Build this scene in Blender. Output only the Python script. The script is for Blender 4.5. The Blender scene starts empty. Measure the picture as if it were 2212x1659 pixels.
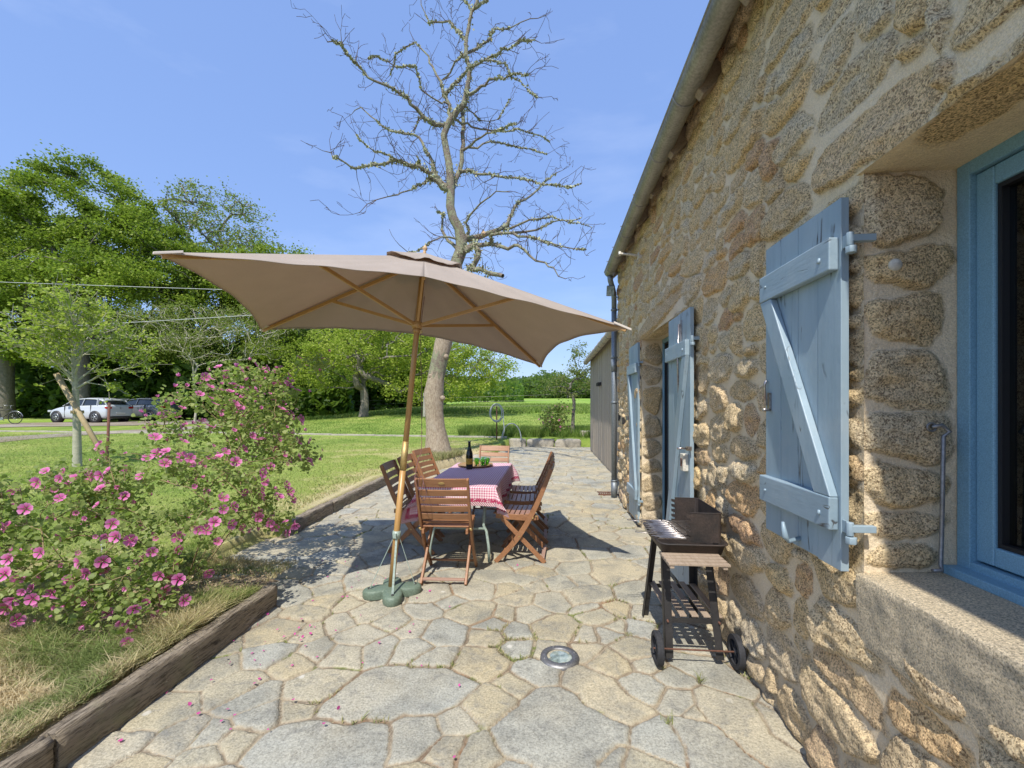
import bpy, math, random
import numpy as np
from mathutils import Vector, Matrix, Euler

# ------------------------------------------------------------------ camera, sky, sun, exposure
sc = bpy.context.scene
C = sc.collection
F = 437.5                                   # focal length in pixels of a 1024 px wide frame
CAMH = 1.5
YAW = math.atan(37.5 / F)
cam_d = bpy.data.cameras.new("camera"); cam = bpy.data.objects.new("camera", cam_d); C.objects.link(cam)
cam.location = (0, 0, CAMH); cam.rotation_euler = (math.pi / 2, 0, YAW)
cam_d.sensor_width = 36; cam_d.lens = 36 * F / 1024; cam_d.shift_y = 21.5 / 1024
cam_d.clip_start = 0.05; cam_d.clip_end = 2000
sc.camera = cam

SUN_AZ, SUN_EL = 10.2, 55.0                  # shadows run this many degrees from +Y towards +X
w = bpy.data.worlds.new("World"); sc.world = w; w.use_nodes = True
wn = w.node_tree; wn.nodes.clear()
wo = wn.nodes.new('ShaderNodeOutputWorld'); wb = wn.nodes.new('ShaderNodeBackground')
sky = wn.nodes.new('ShaderNodeTexSky'); sky.sky_type = 'NISHITA'; sky.sun_disc = False
sky.sun_elevation = math.radians(SUN_EL); sky.sun_rotation = math.radians(180 + SUN_AZ)
sky.altitude = 0; sky.air_density = 1.15; sky.dust_density = 0.6; sky.ozone_density = 2.2
wb.inputs['Strength'].default_value = 0.14
# thin high cloud veil in the sky itself
tc = wn.nodes.new('ShaderNodeTexCoord'); mp = wn.nodes.new('ShaderNodeMapping'); mp.inputs['Scale'].default_value = (1.2, 2.2, 5.0)
nz = wn.nodes.new('ShaderNodeTexNoise'); nz.inputs['Scale'].default_value = 1.6; nz.inputs['Detail'].default_value = 7; nz.inputs['Roughness'].default_value = .55
rp = wn.nodes.new('ShaderNodeValToRGB'); rp.color_ramp.elements[0].position = .52; rp.color_ramp.elements[0].color = (0, 0, 0, 1)
rp.color_ramp.elements[1].position = .85; rp.color_ramp.elements[1].color = (.22, .22, .22, 1)
mx = wn.nodes.new('ShaderNodeMix'); mx.data_type = 'RGBA'; mx.inputs[7].default_value = (5.2, 5.8, 7.0, 1)
wn.links.new(tc.outputs['Generated'], mp.inputs['Vector']); wn.links.new(mp.outputs[0], nz.inputs['Vector'])
wn.links.new(nz.outputs['Fac'], rp.inputs[0]); wn.links.new(rp.outputs[0], mx.inputs[0])
air = wn.nodes.new('ShaderNodeMix'); air.data_type = 'RGBA'; air.inputs[0].default_value = .62; air.inputs[7].default_value = (1.45, 2.35, 5.0, 1)
wn.links.new(sky.outputs[0], air.inputs[6]); wn.links.new(air.outputs[2], mx.inputs[6]); wn.links.new(mx.outputs[2], wb.inputs['Color']); wn.links.new(wb.outputs[0], wo.inputs['Surface'])

sun_d = bpy.data.lights.new("sun", 'SUN'); sun_d.energy = 3.6; sun_d.angle = math.radians(0.53); sun_d.color = (1.0, 0.955, 0.88)
sun = bpy.data.objects.new("sun", sun_d); C.objects.link(sun)
_e, _a = math.radians(SUN_EL), math.radians(SUN_AZ)
SD = Vector((math.sin(_a) * math.cos(_e), math.cos(_a) * math.cos(_e), -math.sin(_e)))
sun.rotation_euler = SD.to_track_quat('-Z', 'Y').to_euler()
vs = sc.view_settings; vs.view_transform = 'Standard'; vs.look = 'None'; vs.gamma = 1; vs.exposure = 0.54
sc.cycles.max_bounces = 6; sc.cycles.transparent_max_bounces = 8

# ------------------------------------------------------------------ helpers
PI = math.pi
_cy, _sy = math.cos(YAW), math.sin(YAW)
def at(u, v, d):
    """A world point seen at (u, v) of the 2212 px wide photograph, d metres deep."""
    f = 945.0; r = (u - 1106.0) / f * d
    return np.array([r * _cy - d * _sy, r * _sy + d * _cy, CAMH - (v - 876.0) * d / f])

_T = np.random.RandomState(5).rand(256, 256)
def vnoise(x, y, s=0):
    x = np.asarray(x, float) + s * 17.3; y = np.asarray(y, float) + s * 9.1
    xi = np.floor(x).astype(int); yi = np.floor(y).astype(int); fx = x - xi; fy = y - yi
    fx = fx * fx * (3 - 2 * fx); fy = fy * fy * (3 - 2 * fy)
    g = lambda a, b: _T[a & 255, b & 255]
    return (g(xi, yi) * (1 - fx) + g(xi + 1, yi) * fx) * (1 - fy) + (g(xi, yi + 1) * (1 - fx) + g(xi + 1, yi + 1) * fx) * fy
def fbm(x, y, s=0, o=4):
    r = 0; a = .5; t = 0
    for i in range(o):
        r = r + a * vnoise(np.asarray(x) * 2 ** i, np.asarray(y) * 2 ** i, s + i); t += a; a *= .5
    return r / t - .5

def link(o, parent=None):
    C.objects.link(o)
    if parent is not None: o.parent = parent
    return o
def setmat(me, m):
    for k in (m if isinstance(m, (list, tuple)) else [m]): me.materials.append(k)
def np_mesh(name, V, Fc, m, parent=None, smooth=False, attrs=None, matidx=None):
    V = np.asarray(V, np.float32); Fc = np.asarray(Fc, np.int32)
    me = bpy.data.meshes.new(name); n, k = Fc.shape
    me.vertices.add(len(V)); me.vertices.foreach_set('co', V.ravel())
    me.loops.add(n * k); me.loops.foreach_set('vertex_index', Fc.ravel())
    me.polygons.add(n); me.polygons.foreach_set('loop_start', np.arange(0, n * k, k, dtype=np.int32))
    try: me.polygons.foreach_set('loop_total', np.full(n, k, np.int32))
    except Exception: pass
    setmat(me, m)
    if smooth: me.polygons.foreach_set('use_smooth', np.ones(n, bool))
    if matidx is not None: me.polygons.foreach_set('material_index', np.asarray(matidx, np.int32))
    for an, av in (attrs or {}).items():
        av = np.asarray(av, np.float32)
        if av.ndim == 1: a = me.attributes.new(an, 'FLOAT', 'POINT'); a.data.foreach_set('value', av)
        else: a = me.attributes.new(an, 'FLOAT_VECTOR', 'POINT'); a.data.foreach_set('vector', av.ravel())
    me.update(calc_edges=True); me.validate()
    return link(bpy.data.objects.new(name, me), parent)

class MB:
    """Collects simple solids and links them as ONE mesh object."""
    def __init__(s): s.v = []; s.f = []; s.mi = []; s.sm = []; s.m = 0; s.M = Matrix.Identity(4)
    def add(s, vs, fs, sm=False):
        b = len(s.v)
        s.v += [tuple(s.M @ Vector(v)) for v in vs]
        for f in fs: s.f.append([i + b for i in f]); s.mi.append(s.m); s.sm.append(sm)
        return s
    def box(s, x0, x1, y0, y1, z0, z1, M=None):
        P = [(x, y, z) for z in (z0, z1) for y in (y0, y1) for x in (x0, x1)]
        if M is not None: P = [M @ Vector(p) for p in P]
        return s.add(P, [(0, 2, 3, 1), (4, 5, 7, 6), (0, 1, 5, 4), (2, 6, 7, 3), (0, 4, 6, 2), (1, 3, 7, 5)])
    def bar(s, a, b, w, h, up=(0, 0, 1)):
        a = Vector(a); b = Vector(b); d = b - a; L = d.length; z = d.normalized(); u = Vector(up)
        x = u.cross(z)
        if x.length < 1e-4: x = Vector((1, 0, 0)).cross(z)
        x.normalize(); y = z.cross(x)
        P = [a + x * i * w / 2 + y * j * h / 2 + z * k * L for k in (0, 1) for j in (-1, 1) for i in (-1, 1)]
        return s.add(P, [(0, 2, 3, 1), (4, 5, 7, 6), (0, 1, 5, 4), (2, 6, 7, 3), (0, 4, 6, 2), (1, 3, 7, 5)])
    def tube(s, pts, rad, n=8, cap=True, sm=True):
        pts = [Vector(p) for p in pts]; N = len(pts)
        if not hasattr(rad, '__len__'): rad = [rad] * N
        vs = []; x = None
        for i, p in enumerate(pts):
            t = (pts[min(i + 1, N - 1)] - pts[max(i - 1, 0)])
            t = t.normalized() if t.length > 1e-9 else Vector((0, 0, 1))
            if x is None:
                x = t.orthogonal().normalized()
            x = (x - t * x.dot(t))
            x = x.normalized() if x.length > 1e-6 else t.orthogonal().normalized()
            y = t.cross(x)
            for k in range(n):
                a = 2 * PI * k / n; vs.append(p + (x * math.cos(a) + y * math.sin(a)) * rad[i])
        fs = [(i * n + k, i * n + (k + 1) % n, (i + 1) * n + (k + 1) % n, (i + 1) * n + k) for i in range(N - 1) for k in range(n)]
        s.add(vs, fs, sm)
        if cap:
            b = len(s.v) - N * n
            s.f.append([b + k for k in range(n)][::-1]); s.mi.append(s.m); s.sm.append(False)
            s.f.append([b + (N - 1) * n + k for k in range(n)]); s.mi.append(s.m); s.sm.append(False)
        return s
    def cyl(s, a, b, r, n=16, r2=None): return s.tube([a, b], [r, r if r2 is None else r2], n)
    def lathe(s, prof, c=(0, 0, 0), n=24, sm=True):
        vs = [(c[0] + r * math.cos(2 * PI * k / n), c[1] + r * math.sin(2 * PI * k / n), c[2] + z) for r, z in prof for k in range(n)]
        fs = [(i * n + k, i * n + (k + 1) % n, (i + 1) * n + (k + 1) % n, (i + 1) * n + k) for i in range(len(prof) - 1) for k in range(n)]
        return s.add(vs, fs, sm)
    def prism(s, poly, z0, z1, M=None, sm=False):
        n = len(poly); P = [(x, y, z) for z in (z0, z1) for x, y in poly]
        if M is not None: P = [M @ Vector(p) for p in P]
        return s.add(P, [list(range(n))[::-1], list(range(n, 2 * n))] + [(i, (i + 1) % n, n + (i + 1) % n, n + i) for i in range(n)], sm)
    def strip(s, pts, w, h, up):
        """a board of section w x h that follows pts (a curved plank); w along `up`-cross, h along the curve normal"""
        pts = [Vector(p) for p in pts]; up = Vector(up).normalized(); vs = []; N = len(pts)
        for i, p in enumerate(pts):
            t = (pts[min(i + 1, N - 1)] - pts[max(i - 1, 0)]).normalized(); nrm = t.cross(up).normalized()
            ww = w[i] if hasattr(w, '__len__') else w
            for a, b in ((-1, -1), (1, -1), (1, 1), (-1, 1)): vs.append(p + nrm * a * ww / 2 + up * b * h / 2)
        fs = [(i * 4 + k, i * 4 + (k + 1) % 4, (i + 1) * 4 + (k + 1) % 4, (i + 1) * 4 + k) for i in range(N - 1) for k in range(4)]
        return s.add(vs, fs + [(3, 2, 1, 0), tuple((N - 1) * 4 + k for k in range(4))])
    def build(s, name, m, parent=None, bevel=0, smooth=None):
        me = bpy.data.meshes.new(name); me.from_pydata(s.v, [], s.f); setmat(me, m)
        me.polygons.foreach_set('use_smooth', [bool(q) if smooth is None else smooth for q in s.sm])
        if len(me.materials) > 1: me.polygons.foreach_set('material_index', s.mi)
        me.update(); o = link(bpy.data.objects.new(name, me), parent)
        if bevel:
            b = o.modifiers.new('bevel', 'BEVEL'); b.width = bevel; b.segments = 2; b.limit_method = 'ANGLE'; b.angle_limit = math.radians(40)
        return o

def tag(o, label=None, cat=None, group=None, kind=None):
    if label: o['label'] = label
    if cat: o['category'] = cat
    if group: o['group'] = group
    if kind: o['kind'] = kind
    return o
def thing(name, label, cat, loc=(0, 0, 0), rz=0, group=None):
    o = bpy.data.objects.new(name, None); C.objects.link(o); o.location = loc; o.rotation_euler = (0, 0, rz)
    o.empty_display_size = .1
    return tag(o, label, cat, group)
def copy_tree(o, parent=None):
    c = o.copy(); C.objects.link(c)
    c.parent = parent
    for ch in list(o.children): copy_tree(ch, c)
    return c

# ------------------------------------------------------------------ materials
class NT:
    def __init__(s, name):
        s.mat = bpy.data.materials.new(name); s.mat.use_nodes = True; s.t = s.mat.node_tree; s.t.nodes.clear()
        s.out = s.n('ShaderNodeOutputMaterial'); s.b = s.n('ShaderNodeBsdfPrincipled'); s.l(s.b.outputs[0], s.out.inputs[0])
    def n(s, t, **k):
        o = s.t.nodes.new(t)
        for a, b in k.items(): setattr(o, a, b)
        return o
    def l(s, a, b): s.t.links.new(a, b)
    def coord(s, kind='Object', scale=(1, 1, 1)):
        c = s.n('ShaderNodeTexCoord'); m = s.n('ShaderNodeMapping'); m.inputs['Scale'].default_value = scale
        s.l(c.outputs[kind], m.inputs[0]); return m.outputs[0]
    def noise(s, vec, scale, detail=4, rough=.55, dist=0):
        o = s.n('ShaderNodeTexNoise'); o.inputs['Scale'].default_value = scale; o.inputs['Detail'].default_value = detail
        o.inputs['Roughness'].default_value = rough; o.inputs['Distortion'].default_value = dist
        if vec is not None: s.l(vec, o.inputs['Vector'])
        return o.outputs['Fac']
    def voro(s, vec, scale, feature='F1'):
        o = s.n('ShaderNodeTexVoronoi'); o.feature = feature; o.inputs['Scale'].default_value = scale; s.l(vec, o.inputs['Vector']); return o
    def ramp(s, f, stops, interp='LINEAR'):
        o = s.n('ShaderNodeValToRGB'); cr = o.color_ramp; cr.interpolation = interp
        while len(cr.elements) < len(stops): cr.elements.new(.5)
        for e, (p, c) in zip(cr.elements, stops):
            e.position = p; e.color = (c, c, c, 1) if not hasattr(c, '__len__') else (*c[:3], 1)
        s.l(f, o.inputs[0]); return o.outputs[0]
    def mix(s, f, a, b, mode='MIX'):
        o = s.n('ShaderNodeMix', data_type='RGBA', blend_type=mode); o.clamp_factor = True
        for v, i in ((f, 0), (a, 6), (b, 7)):
            if hasattr(v, 'links'): s.l(v, o.inputs[i])
            elif i == 0: o.inputs[0].default_value = v
            else: o.inputs[i].default_value = (*v[:3], 1) if hasattr(v, '__len__') else (v, v, v, 1)
        return o.outputs[2]
    def math(s, op, a, b=None, c=None):
        o = s.n('ShaderNodeMath', operation=op)
        for i, v in enumerate((a, b, c)):
            if v is None: continue
            if hasattr(v, 'links'): s.l(v, o.inputs[i])
            else: o.inputs[i].default_value = v
        return o.outputs[0]
    def attr(s, name, out='Fac'):
        o = s.n('ShaderNodeAttribute', attribute_name=name); return o.outputs[out]
    def bump(s, h, strength, dist=.01):
        o = s.n('ShaderNodeBump'); o.inputs['Strength'].default_value = strength; o.inputs['Distance'].default_value = dist
        s.l(h, o.inputs['Height']); s.l(o.outputs[0], s.b.inputs['Normal']); return o
    def col(s, c):
        if hasattr(c, 'links'): s.l(c, s.b.inputs['Base Color'])
        else: s.b.inputs['Base Color'].default_value = (*c, 1)
        return s
    def rough(s, r, metal=0, spec=.5):
        if hasattr(r, 'links'): s.l(r, s.b.inputs['Roughness'])
        else: s.b.inputs['Roughness'].default_value = r
        s.b.inputs['Metallic'].default_value = metal; s.b.inputs['Specular IOR Level'].default_value = spec; return s

def noisy(name, c1, c2, scale=8, rough=.6, bump=.2, bdist=.003, metal=0, stretch=(1, 1, 1), fine=80, spec=.5, detail=5):
    t = NT(name); v = t.coord('Object', stretch); n1 = t.noise(v, scale, detail); n2 = t.noise(v, fine, 3)
    c = t.mix(t.ramp(n1, [(.3, 0), (.7, 1)]), c1, c2)
    c = t.mix(.35, c, t.ramp(n2, [(.3, .35), (.7, 1.6)]), 'MULTIPLY')
    t.col(c); t.rough(rough, metal, spec)
    if bump: t.bump(t.math('ADD', n1, n2), bump, bdist)
    return t.mat
M = {}

def leafmat(name, stops, trans=.45, rough=.5, patch=2.0):
    """leaf: diffuse/gloss + translucency, colour by a per-leaf 'tone' attribute"""
    t = NT(name); tone = t.attr('tone'); c = t.ramp(tone, stops)
    t.col(c); t.rough(rough, 0, .3)
    tr = t.n('ShaderNodeBsdfTranslucent'); cc = t.mix(.6, c, (.35, .55, .06), 'MIX'); t.l(c if trans < .2 else cc, tr.inputs[0])
    ms = t.n('ShaderNodeMixShader'); ms.inputs[0].default_value = trans
    t.l(t.b.outputs[0], ms.inputs[1]); t.l(tr.outputs[0], ms.inputs[2]); t.l(ms.outputs[0], t.out.inputs[0])
    return t.mat

def build_materials():
    # rubble granite wall: 'edge' = signed distance to the stone outline, 'tone' = per stone
    t = NT('rubble_granite'); v = t.coord('Object'); e = t.attr('edge'); tone = t.attr('tone')
    wob = t.math('MULTIPLY', t.math('SUBTRACT', t.noise(v, 26, 5, .65), .5), .022)
    e2 = t.math('ADD', e, wob); mask = t.ramp(t.math('MULTIPLY_ADD', e2, -110., .55), [(0, 0), (1, 1)])
    stone = t.ramp(tone, [(0, (.54, .43, .28)), (.2, (.62, .49, .30)), (.4, (.57, .48, .34)), (.52, (.64, .48, .26)), (.6, (.55, .46, .32)), (.76, (.60, .52, .38)), (.88, (.60, .42, .23)), (.965, (.50, .33, .21)), (1, (.62, .52, .34))], 'LINEAR')
    big = t.noise(v, 9, 4); stone = t.mix(t.ramp(big, [(.46, 0), (.72, .6)]), stone, (.58, .44, .24))
    sp = t.noise(v, 190, 3, .8); sp2 = t.voro(v, 170).outputs['Color']
    bw = t.n('ShaderNodeRGBToBW'); t.l(sp2, bw.inputs[0])
    spk = t.math('ADD', t.math('MULTIPLY', sp, .75), t.math('MULTIPLY', bw.outputs[0], .3))
    stone = t.mix(.9, stone, t.ramp(spk, [(.36, (.27, .20, .15)), (.45, (.78, .70, .60)), (.52, (1.22, 1.16, 1.05)), (.62, (1.75, 1.68, 1.52))]), 'MULTIPLY')
    mo = t.mix(t.ramp(t.noise(v, 5, 5), [(.35, 0), (.65, 1)]), (.88, .72, .49), (.80, .65, .44))
    mo = t.mix(.5, mo, t.ramp(t.noise(v, 220, 3, .7), [(.3, .5), (.7, 1.35)]), 'MULTIPLY')
    z = t.n('ShaderNodeSeparateXYZ'); t.l(v, z.inputs[0])
    grey = t.ramp(t.math('ADD', z.outputs[2], t.math('MULTIPLY', t.noise(v, 3, 4), .6)), [(.35, 1), (.9, 0)])
    mo = t.mix(t.math('MULTIPLY', grey, .6), mo, (.38, .34, .26))
    stone = t.mix(t.math('MULTIPLY', grey, .28), stone, (.46, .42, .36))
    t.col(t.mix(mask, mo, stone)); t.rough(.9, 0, .2)
    t.bump(t.math('ADD', t.math('MULTIPLY', t.math('ADD', sp, bw.outputs[0]), t.math('MULTIPLY_ADD', mask, .75, .25)), t.math('MULTIPLY', t.noise(v, 38, 5, .7), 1.6)), 1.0, .007)
    M['wall'] = t.mat
    # crazy paving
    t = NT('crazy_paving'); v = t.coord('Object'); e = t.attr('edge'); tone = t.attr('tone')
    wob = t.math('MULTIPLY', t.math('SUBTRACT', t.noise(v, 18, 6, .65), .5), .014)
    mask = t.ramp(t.math('MULTIPLY_ADD', t.math('ADD', e, wob), 120., 0.), [(0, 0), (1, 1)])
    stone = t.ramp(tone, [(0, (.38, .38, .33)), (.22, (.44, .40, .29)), (.4, (.46, .385, .24)), (.52, (.38, .385, .34)), (.68, (.50, .43, .29)), (.82, (.41, .405, .345)), (1, (.46, .40, .26))])
    gl = t.noise(v, 3.2, 6, .65, .6)
    stone = t.mix(t.ramp(gl, [(.44, 0), (.66, .75)]), stone, (.20, .20, .175))
    stone = t.mix(t.ramp(t.noise(v, 1.1, 4), [(.45, 0), (.7, .6)]), stone, (.50, .43, .29))
    stone = t.mix(t.ramp(t.noise(v, 7.5, 5, .6, 1.5), [(.53, 0), (.68, .6)]), stone, (.22, .215, .19))
    gr = t.noise(v, 95, 4, .75); stone = t.mix(.7, stone, t.ramp(gr, [(.32, .42), (.5, 1.0), (.68, 1.45)]), 'MULTIPLY')
    li = t.voro(v, 5.5); lm = t.ramp(t.math('ADD', li.outputs['Distance'], t.math('MULTIPLY', t.noise(v, 30, 3), .14)), [(.14, 1), (.19, 0)])
    lb = t.n('ShaderNodeRGBToBW'); t.l(li.outputs['Color'], lb.inputs[0])
    lm = t.math('MULTIPLY', lm, t.ramp(lb.outputs[0], [(.56, 0), (.60, .75)])); stone = t.mix(lm, stone, (.64, .61, .53))
    sand = t.mix(t.ramp(t.noise(v, 6, 5), [(.4, 0), (.6, 1)]), (.42, .35, .245), (.30, .24, .165))
    sand = t.mix(t.ramp(t.noise(v, 1.7, 5, .6, .8), [(.56, 0), (.63, .8)]), sand, (.27, .15, .075))
    sand = t.mix(t.ramp(t.math('ADD', t.noise(v, 2.6, 5, .6, .5), t.math('MULTIPLY', t.noise(v, 24, 3), .12)), [(.64, 0), (.68, .9)]), sand, (.16, .20, .045))
    sand = t.mix(.6, sand, t.ramp(t.noise(v, 160, 3, .8), [(.3, .5), (.7, 1.4)]), 'MULTIPLY')
    halo = t.ramp(t.math('MULTIPLY_ADD', t.math('ADD', e, wob), 40., 0.), [(0, .4), (.9, 0)])
    stone = t.mix(t.math('MULTIPLY', halo, .5), stone, (.47, .40, .28))
    gap_shade = t.ramp(t.math('MULTIPLY_ADD', t.math('ADD', e, wob), 60., .5), [(.28, 0), (.46, 1), (.54, 1), (.72, 0)]); gap_shade = t.math('MULTIPLY', gap_shade, t.ramp(t.noise(v, 7, 4), [(.42, 0), (.58, .6)]))  # broken gap line along slab edges, the joint's shade painted into the colour
    cc = t.mix(mask, sand, stone); cc = t.mix(gap_shade, cc, (.13, .10, .07)); t.col(cc); t.rough(.85, 0, .25)
    t.bump(t.math('ADD', t.math('MULTIPLY', mask, 1.2), t.math('ADD', t.math('MULTIPLY', gr, .9), t.math('MULTIPLY', t.noise(v, 22, 6, .7), 1.5))), .7, .008)
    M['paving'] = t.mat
    # mown lawn / grass blades share one colour field
    def lawncol(t, v, dry=True):
        big = t.noise(v, .55, 6, .62, .4); mid = t.noise(v, 3.2, 5, .6)
        s = t.math('ADD', t.math('MULTIPLY', big, .75), t.math('MULTIPLY', mid, .35))
        xyz = t.n('ShaderNodeSeparateXYZ'); t.l(v, xyz.inputs[0])
        # dry strip beside the paving, greener further out
        d = t.math('ADD', xyz.outputs[0], t.math('MULTIPLY', xyz.outputs[1], .04))
        dr = t.ramp(t.math('MULTIPLY_ADD', d, .13, 1.1), [(.05, 0), (.58, .08), (.68, .17), (.80, .30)])
        ny = t.ramp(t.math('MULTIPLY', xyz.outputs[1], .05), [(.60, 1), (.78, 0)])
        s = t.math('ADD', s, t.math('MULTIPLY', dr, ny))
        return t.ramp(s, [(.44, (.17, .255, .045)), (.57, (.26, .335, .07)), (.66, (.32, .37, .09)), (.76, (.50, .45, .20)), (.88, (.58, .48, .28))])
    t = NT('lawn_ground'); v = t.coord('Object'); c = lawncol(t, v)
    c = t.mix(.55, c, t.ramp(t.noise(v, 38, 4, .8), [(.3, .45), (.7, 1.5)]), 'MULTIPLY'); t.col(c); t.rough(.95, 0, .1); t.bump(t.noise(v, 60, 4, .8), .9, .02)
    M['lawn'] = t.mat
    t = NT('grass_blade'); v = t.coord('Object'); c = lawncol(t, v); tone = t.attr('tone')
    c = t.mix(t.ramp(tone, [(.0, 0), (.45, .15), (.75, .85), (1, 1)]), c, (.66, .55, .33)); c2 = t.mix(t.ramp(tone, [(.0, .75), (.3, .1), (.4, 0)]), c, (.13, .24, .035))
    t.col(c2); t.rough(.6, 0, .2)
    tr = t.n('ShaderNodeBsdfTranslucent'); t.l(c2, tr.inputs[0]); ms = t.n('ShaderNodeMixShader'); ms.inputs[0].default_value = .35
    t.l(t.b.outputs[0], ms.inputs[1]); t.l(tr.outputs[0], ms.inputs[2]); t.l(ms.outputs[0], t.out.inputs[0]); M['blade'] = t.mat
    t = NT('field'); v = t.coord('Object', (1, 1, 1)); n = t.noise(v, .12, 6, .6); n2 = t.noise(v, 2.2, 5, .7)
    c = t.ramp(n, [(.35, (.17, .29, .045)), (.5, (.25, .38, .06)), (.7, (.33, .40, .10))]); c = t.mix(.5, c, t.ramp(n2, [(.3, .6), (.7, 1.35)]), 'MULTIPLY')
    t.col(c); t.rough(.9, 0, .1); t.bump(n2, .8, .1); M['field'] = t.mat
    t = NT('gravel'); v = t.coord('Object'); c = t.mix(t.ramp(t.noise(v, .9, 5), [(.35, 0), (.65, 1)]), (.36, .32, .27), (.26, .21, .15))
    c = t.mix(.7, c, t.ramp(t.noise(v, 40, 4, .8), [(.3, .5), (.7, 1.5)]), 'MULTIPLY'); t.col(c); t.rough(.95, 0, .1); t.bump(t.noise(v, 40, 4, .8), .6, .02); M['gravel'] = t.mat
    t = NT('soil'); v = t.coord('Object'); c = t.mix(t.ramp(t.noise(v, 7, 6, .7), [(.35, 0), (.65, 1)]), (.42, .33, .225), (.27, .20, .135))
    c = t.mix(.8, c, t.ramp(t.noise(v, 70, 5, .8), [(.3, .4), (.7, 1.6)]), 'MULTIPLY'); t.col(c); t.rough(.95, 0, .1); t.bump(t.noise(v, 30, 6, .8), 1, .03); M['soil'] = t.mat
    # timbers
    def wood(name, a, b, dark, stretch, rough=.6, sc_=9, cracks=.0, spec=.4, bump=.25):
        t = NT(name); v = t.coord('Object', stretch); n = t.noise(v, sc_, 7, .65, .5); f = t.noise(v, sc_ * 7, 4, .7)
        c = t.mix(t.ramp(n, [(.3, 0), (.7, 1)]), a, b); c = t.mix(t.ramp(f, [(.5, 0), (.75, .75)]), c, dark)
        if cracks:
            cr = t.ramp(t.noise(v, sc_ * 2.2, 5, .6, 1.2), [(.62, 0), (.66, 1)]); c = t.mix(t.math('MULTIPLY', cr, cracks), c, tuple(q * .35 for q in dark))
        t.col(c); t.rough(rough, 0, spec); t.bump(t.math('ADD', n, f), bump, .004); return t.mat
    M['chairwood'] = wood('oiled_hardwood', (.36, .175, .082), (.27, .125, .058), (.17, .075, .036), (1, 1, 1), .42, 7)
    M['chairslat'] = wood('oiled_hardwood_slats', (.38, .19, .088), (.29, .135, .064), (.19, .085, .042), (1, .12, 1), .40, 14)
    M['chairgrey'] = wood('sun_bleached_hardwood', (.42, .27, .20), (.34, .21, .155), (.25, .15, .11), (1, .12, 1), .6, 14)
    M['sleeper'] = wood('weathered_sleeper', (.30, .25, .18), (.18, .145, .10), (.09, .07, .05), (1, .10, 2.0), .9, 11, .8, .2, .8)
    M['sleeperx'] = wood('weathered_sleeper_end', (.26, .21, .15), (.17, .135, .095), (.08, .06, .045), (1, 1, 1), .9, 12, .8, .2, .8)
    M['pole'] = wood('varnished_pole', (.50, .29, .10), (.44, .25, .085), (.36, .19, .065), (1, 1, .06), .35, 20, 0, .5, .1)
    M['bbqwood'] = wood('grey_shelf_wood', (.42, .33, .24), (.33, .25, .18), (.20, .14, .10), (1, .1, 1), .8, 14)
    M['barn'] = wood('silvered_cladding', (.46, .40, .32), (.34, .29, .23), (.19, .16, .13), (4, 4, .10), .85, 5, .3, .2, .5)
    M['rafter'] = wood('old_rafter', (.36, .29, .22), (.24, .19, .14), (.12, .09, .07), (1, 1, 1), .85, 12, .3, .2, .5)
    M['stake'] = wood('tree_stake', (.46, .36, .20), (.36, .27, .14), (.24, .17, .09), (1, 1, .1), .8, 12)
    M['post'] = noisy('grey_post', (.46, .43, .36), (.32, .30, .25), 9, .9, .4, .01)
    # painted shutters
    for nm, key, st in (('blue_shutter_paint', 'shutter', (1, 1, .12)), ('blue_batten_paint', 'batten', (1, .14, 1))):
        t = NT(nm); v = t.coord('Object'); vs_ = t.coord('Object', st)
        n = t.noise(vs_, 10, 5); c = t.mix(t.ramp(n, [(.3, 0), (.7, 1)]), (.315, .405, .45), (.24, .325, .375))
        c = t.mix(t.ramp(t.noise(v, 4, 6, .6), [(.5, 0), (.78, .5)]), c, (.43, .47, .47))
        c = t.mix(t.ramp(t.noise(vs_, 45, 4, .7), [(.55, 0), (.8, .35)]), c, (.22, .28, .30))
        line = t.ramp(t.noise(vs_, 7, 3, .5, .5), [(.492, 0), (.5, 1), (.508, 0)]); msk = t.ramp(t.noise(v, 6, 3), [(.54, 0), (.60, 1)])
        ln = t.math('MULTIPLY', line, msk); c = t.mix(ln, c, (.06, .055, .05))
        c = t.mix(t.ramp(t.noise(v, 26, 6, .7, 1), [(.70, 0), (.725, .85)]), c, (.24, .19, .14))
        t.col(c); t.rough(.45, 0, .5); t.bump(t.math('SUBTRACT', t.math('ADD', t.noise(vs_, 60, 4), t.noise(v, 22, 4)), t.math('MULTIPLY', ln, 2)), .35, .003); M[key] = t.mat
    M['frame'] = noisy('blue_window_paint', (.20, .37, .475), (.18, .34, .445), 3, .42, .15, .001, fine=260)
    t = NT('dark_gasket'); t.col((.012, .012, .014)).rough(.5); M['gasket'] = t.mat
    t = NT('window_glass'); t.col((.035, .04, .04)).rough(.03, 0, .8); M['glass'] = t.mat
    M['zinc'] = noisy('weathered_zinc', (.36, .34, .295), (.24, .225, .195), 5, .5, .25, .002, .55, fine=60)
    M['zincpipe'] = noisy('grey_zinc_pipe', (.26, .29, .31), (.19, .21, .225), 4, .5, .2, .002, .5, fine=50)
    M['iron'] = noisy('grey_iron', (.35, .34, .31), (.20, .17, .14), 20, .5, .3, .001, .7)
    M['slate'] = noisy('slate_roof', (.09, .09, .10), (.14, .135, .13), 6, .6, .3, .01, stretch=(1, 3, 1))
    M['white'] = noisy('off_white_plastic', (.66, .62, .52), (.58, .53, .42), 10, .5, .1, .001)
    M['black'] = noisy('black_enamel', (.018, .017, .017), (.035, .032, .030), 12, .55, .2, .001, fine=120)
    M['soot'] = noisy('sooty_steel', (.030, .027, .025), (.075, .055, .045), 9, .6, .4, .002, .3, fine=90)
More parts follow.
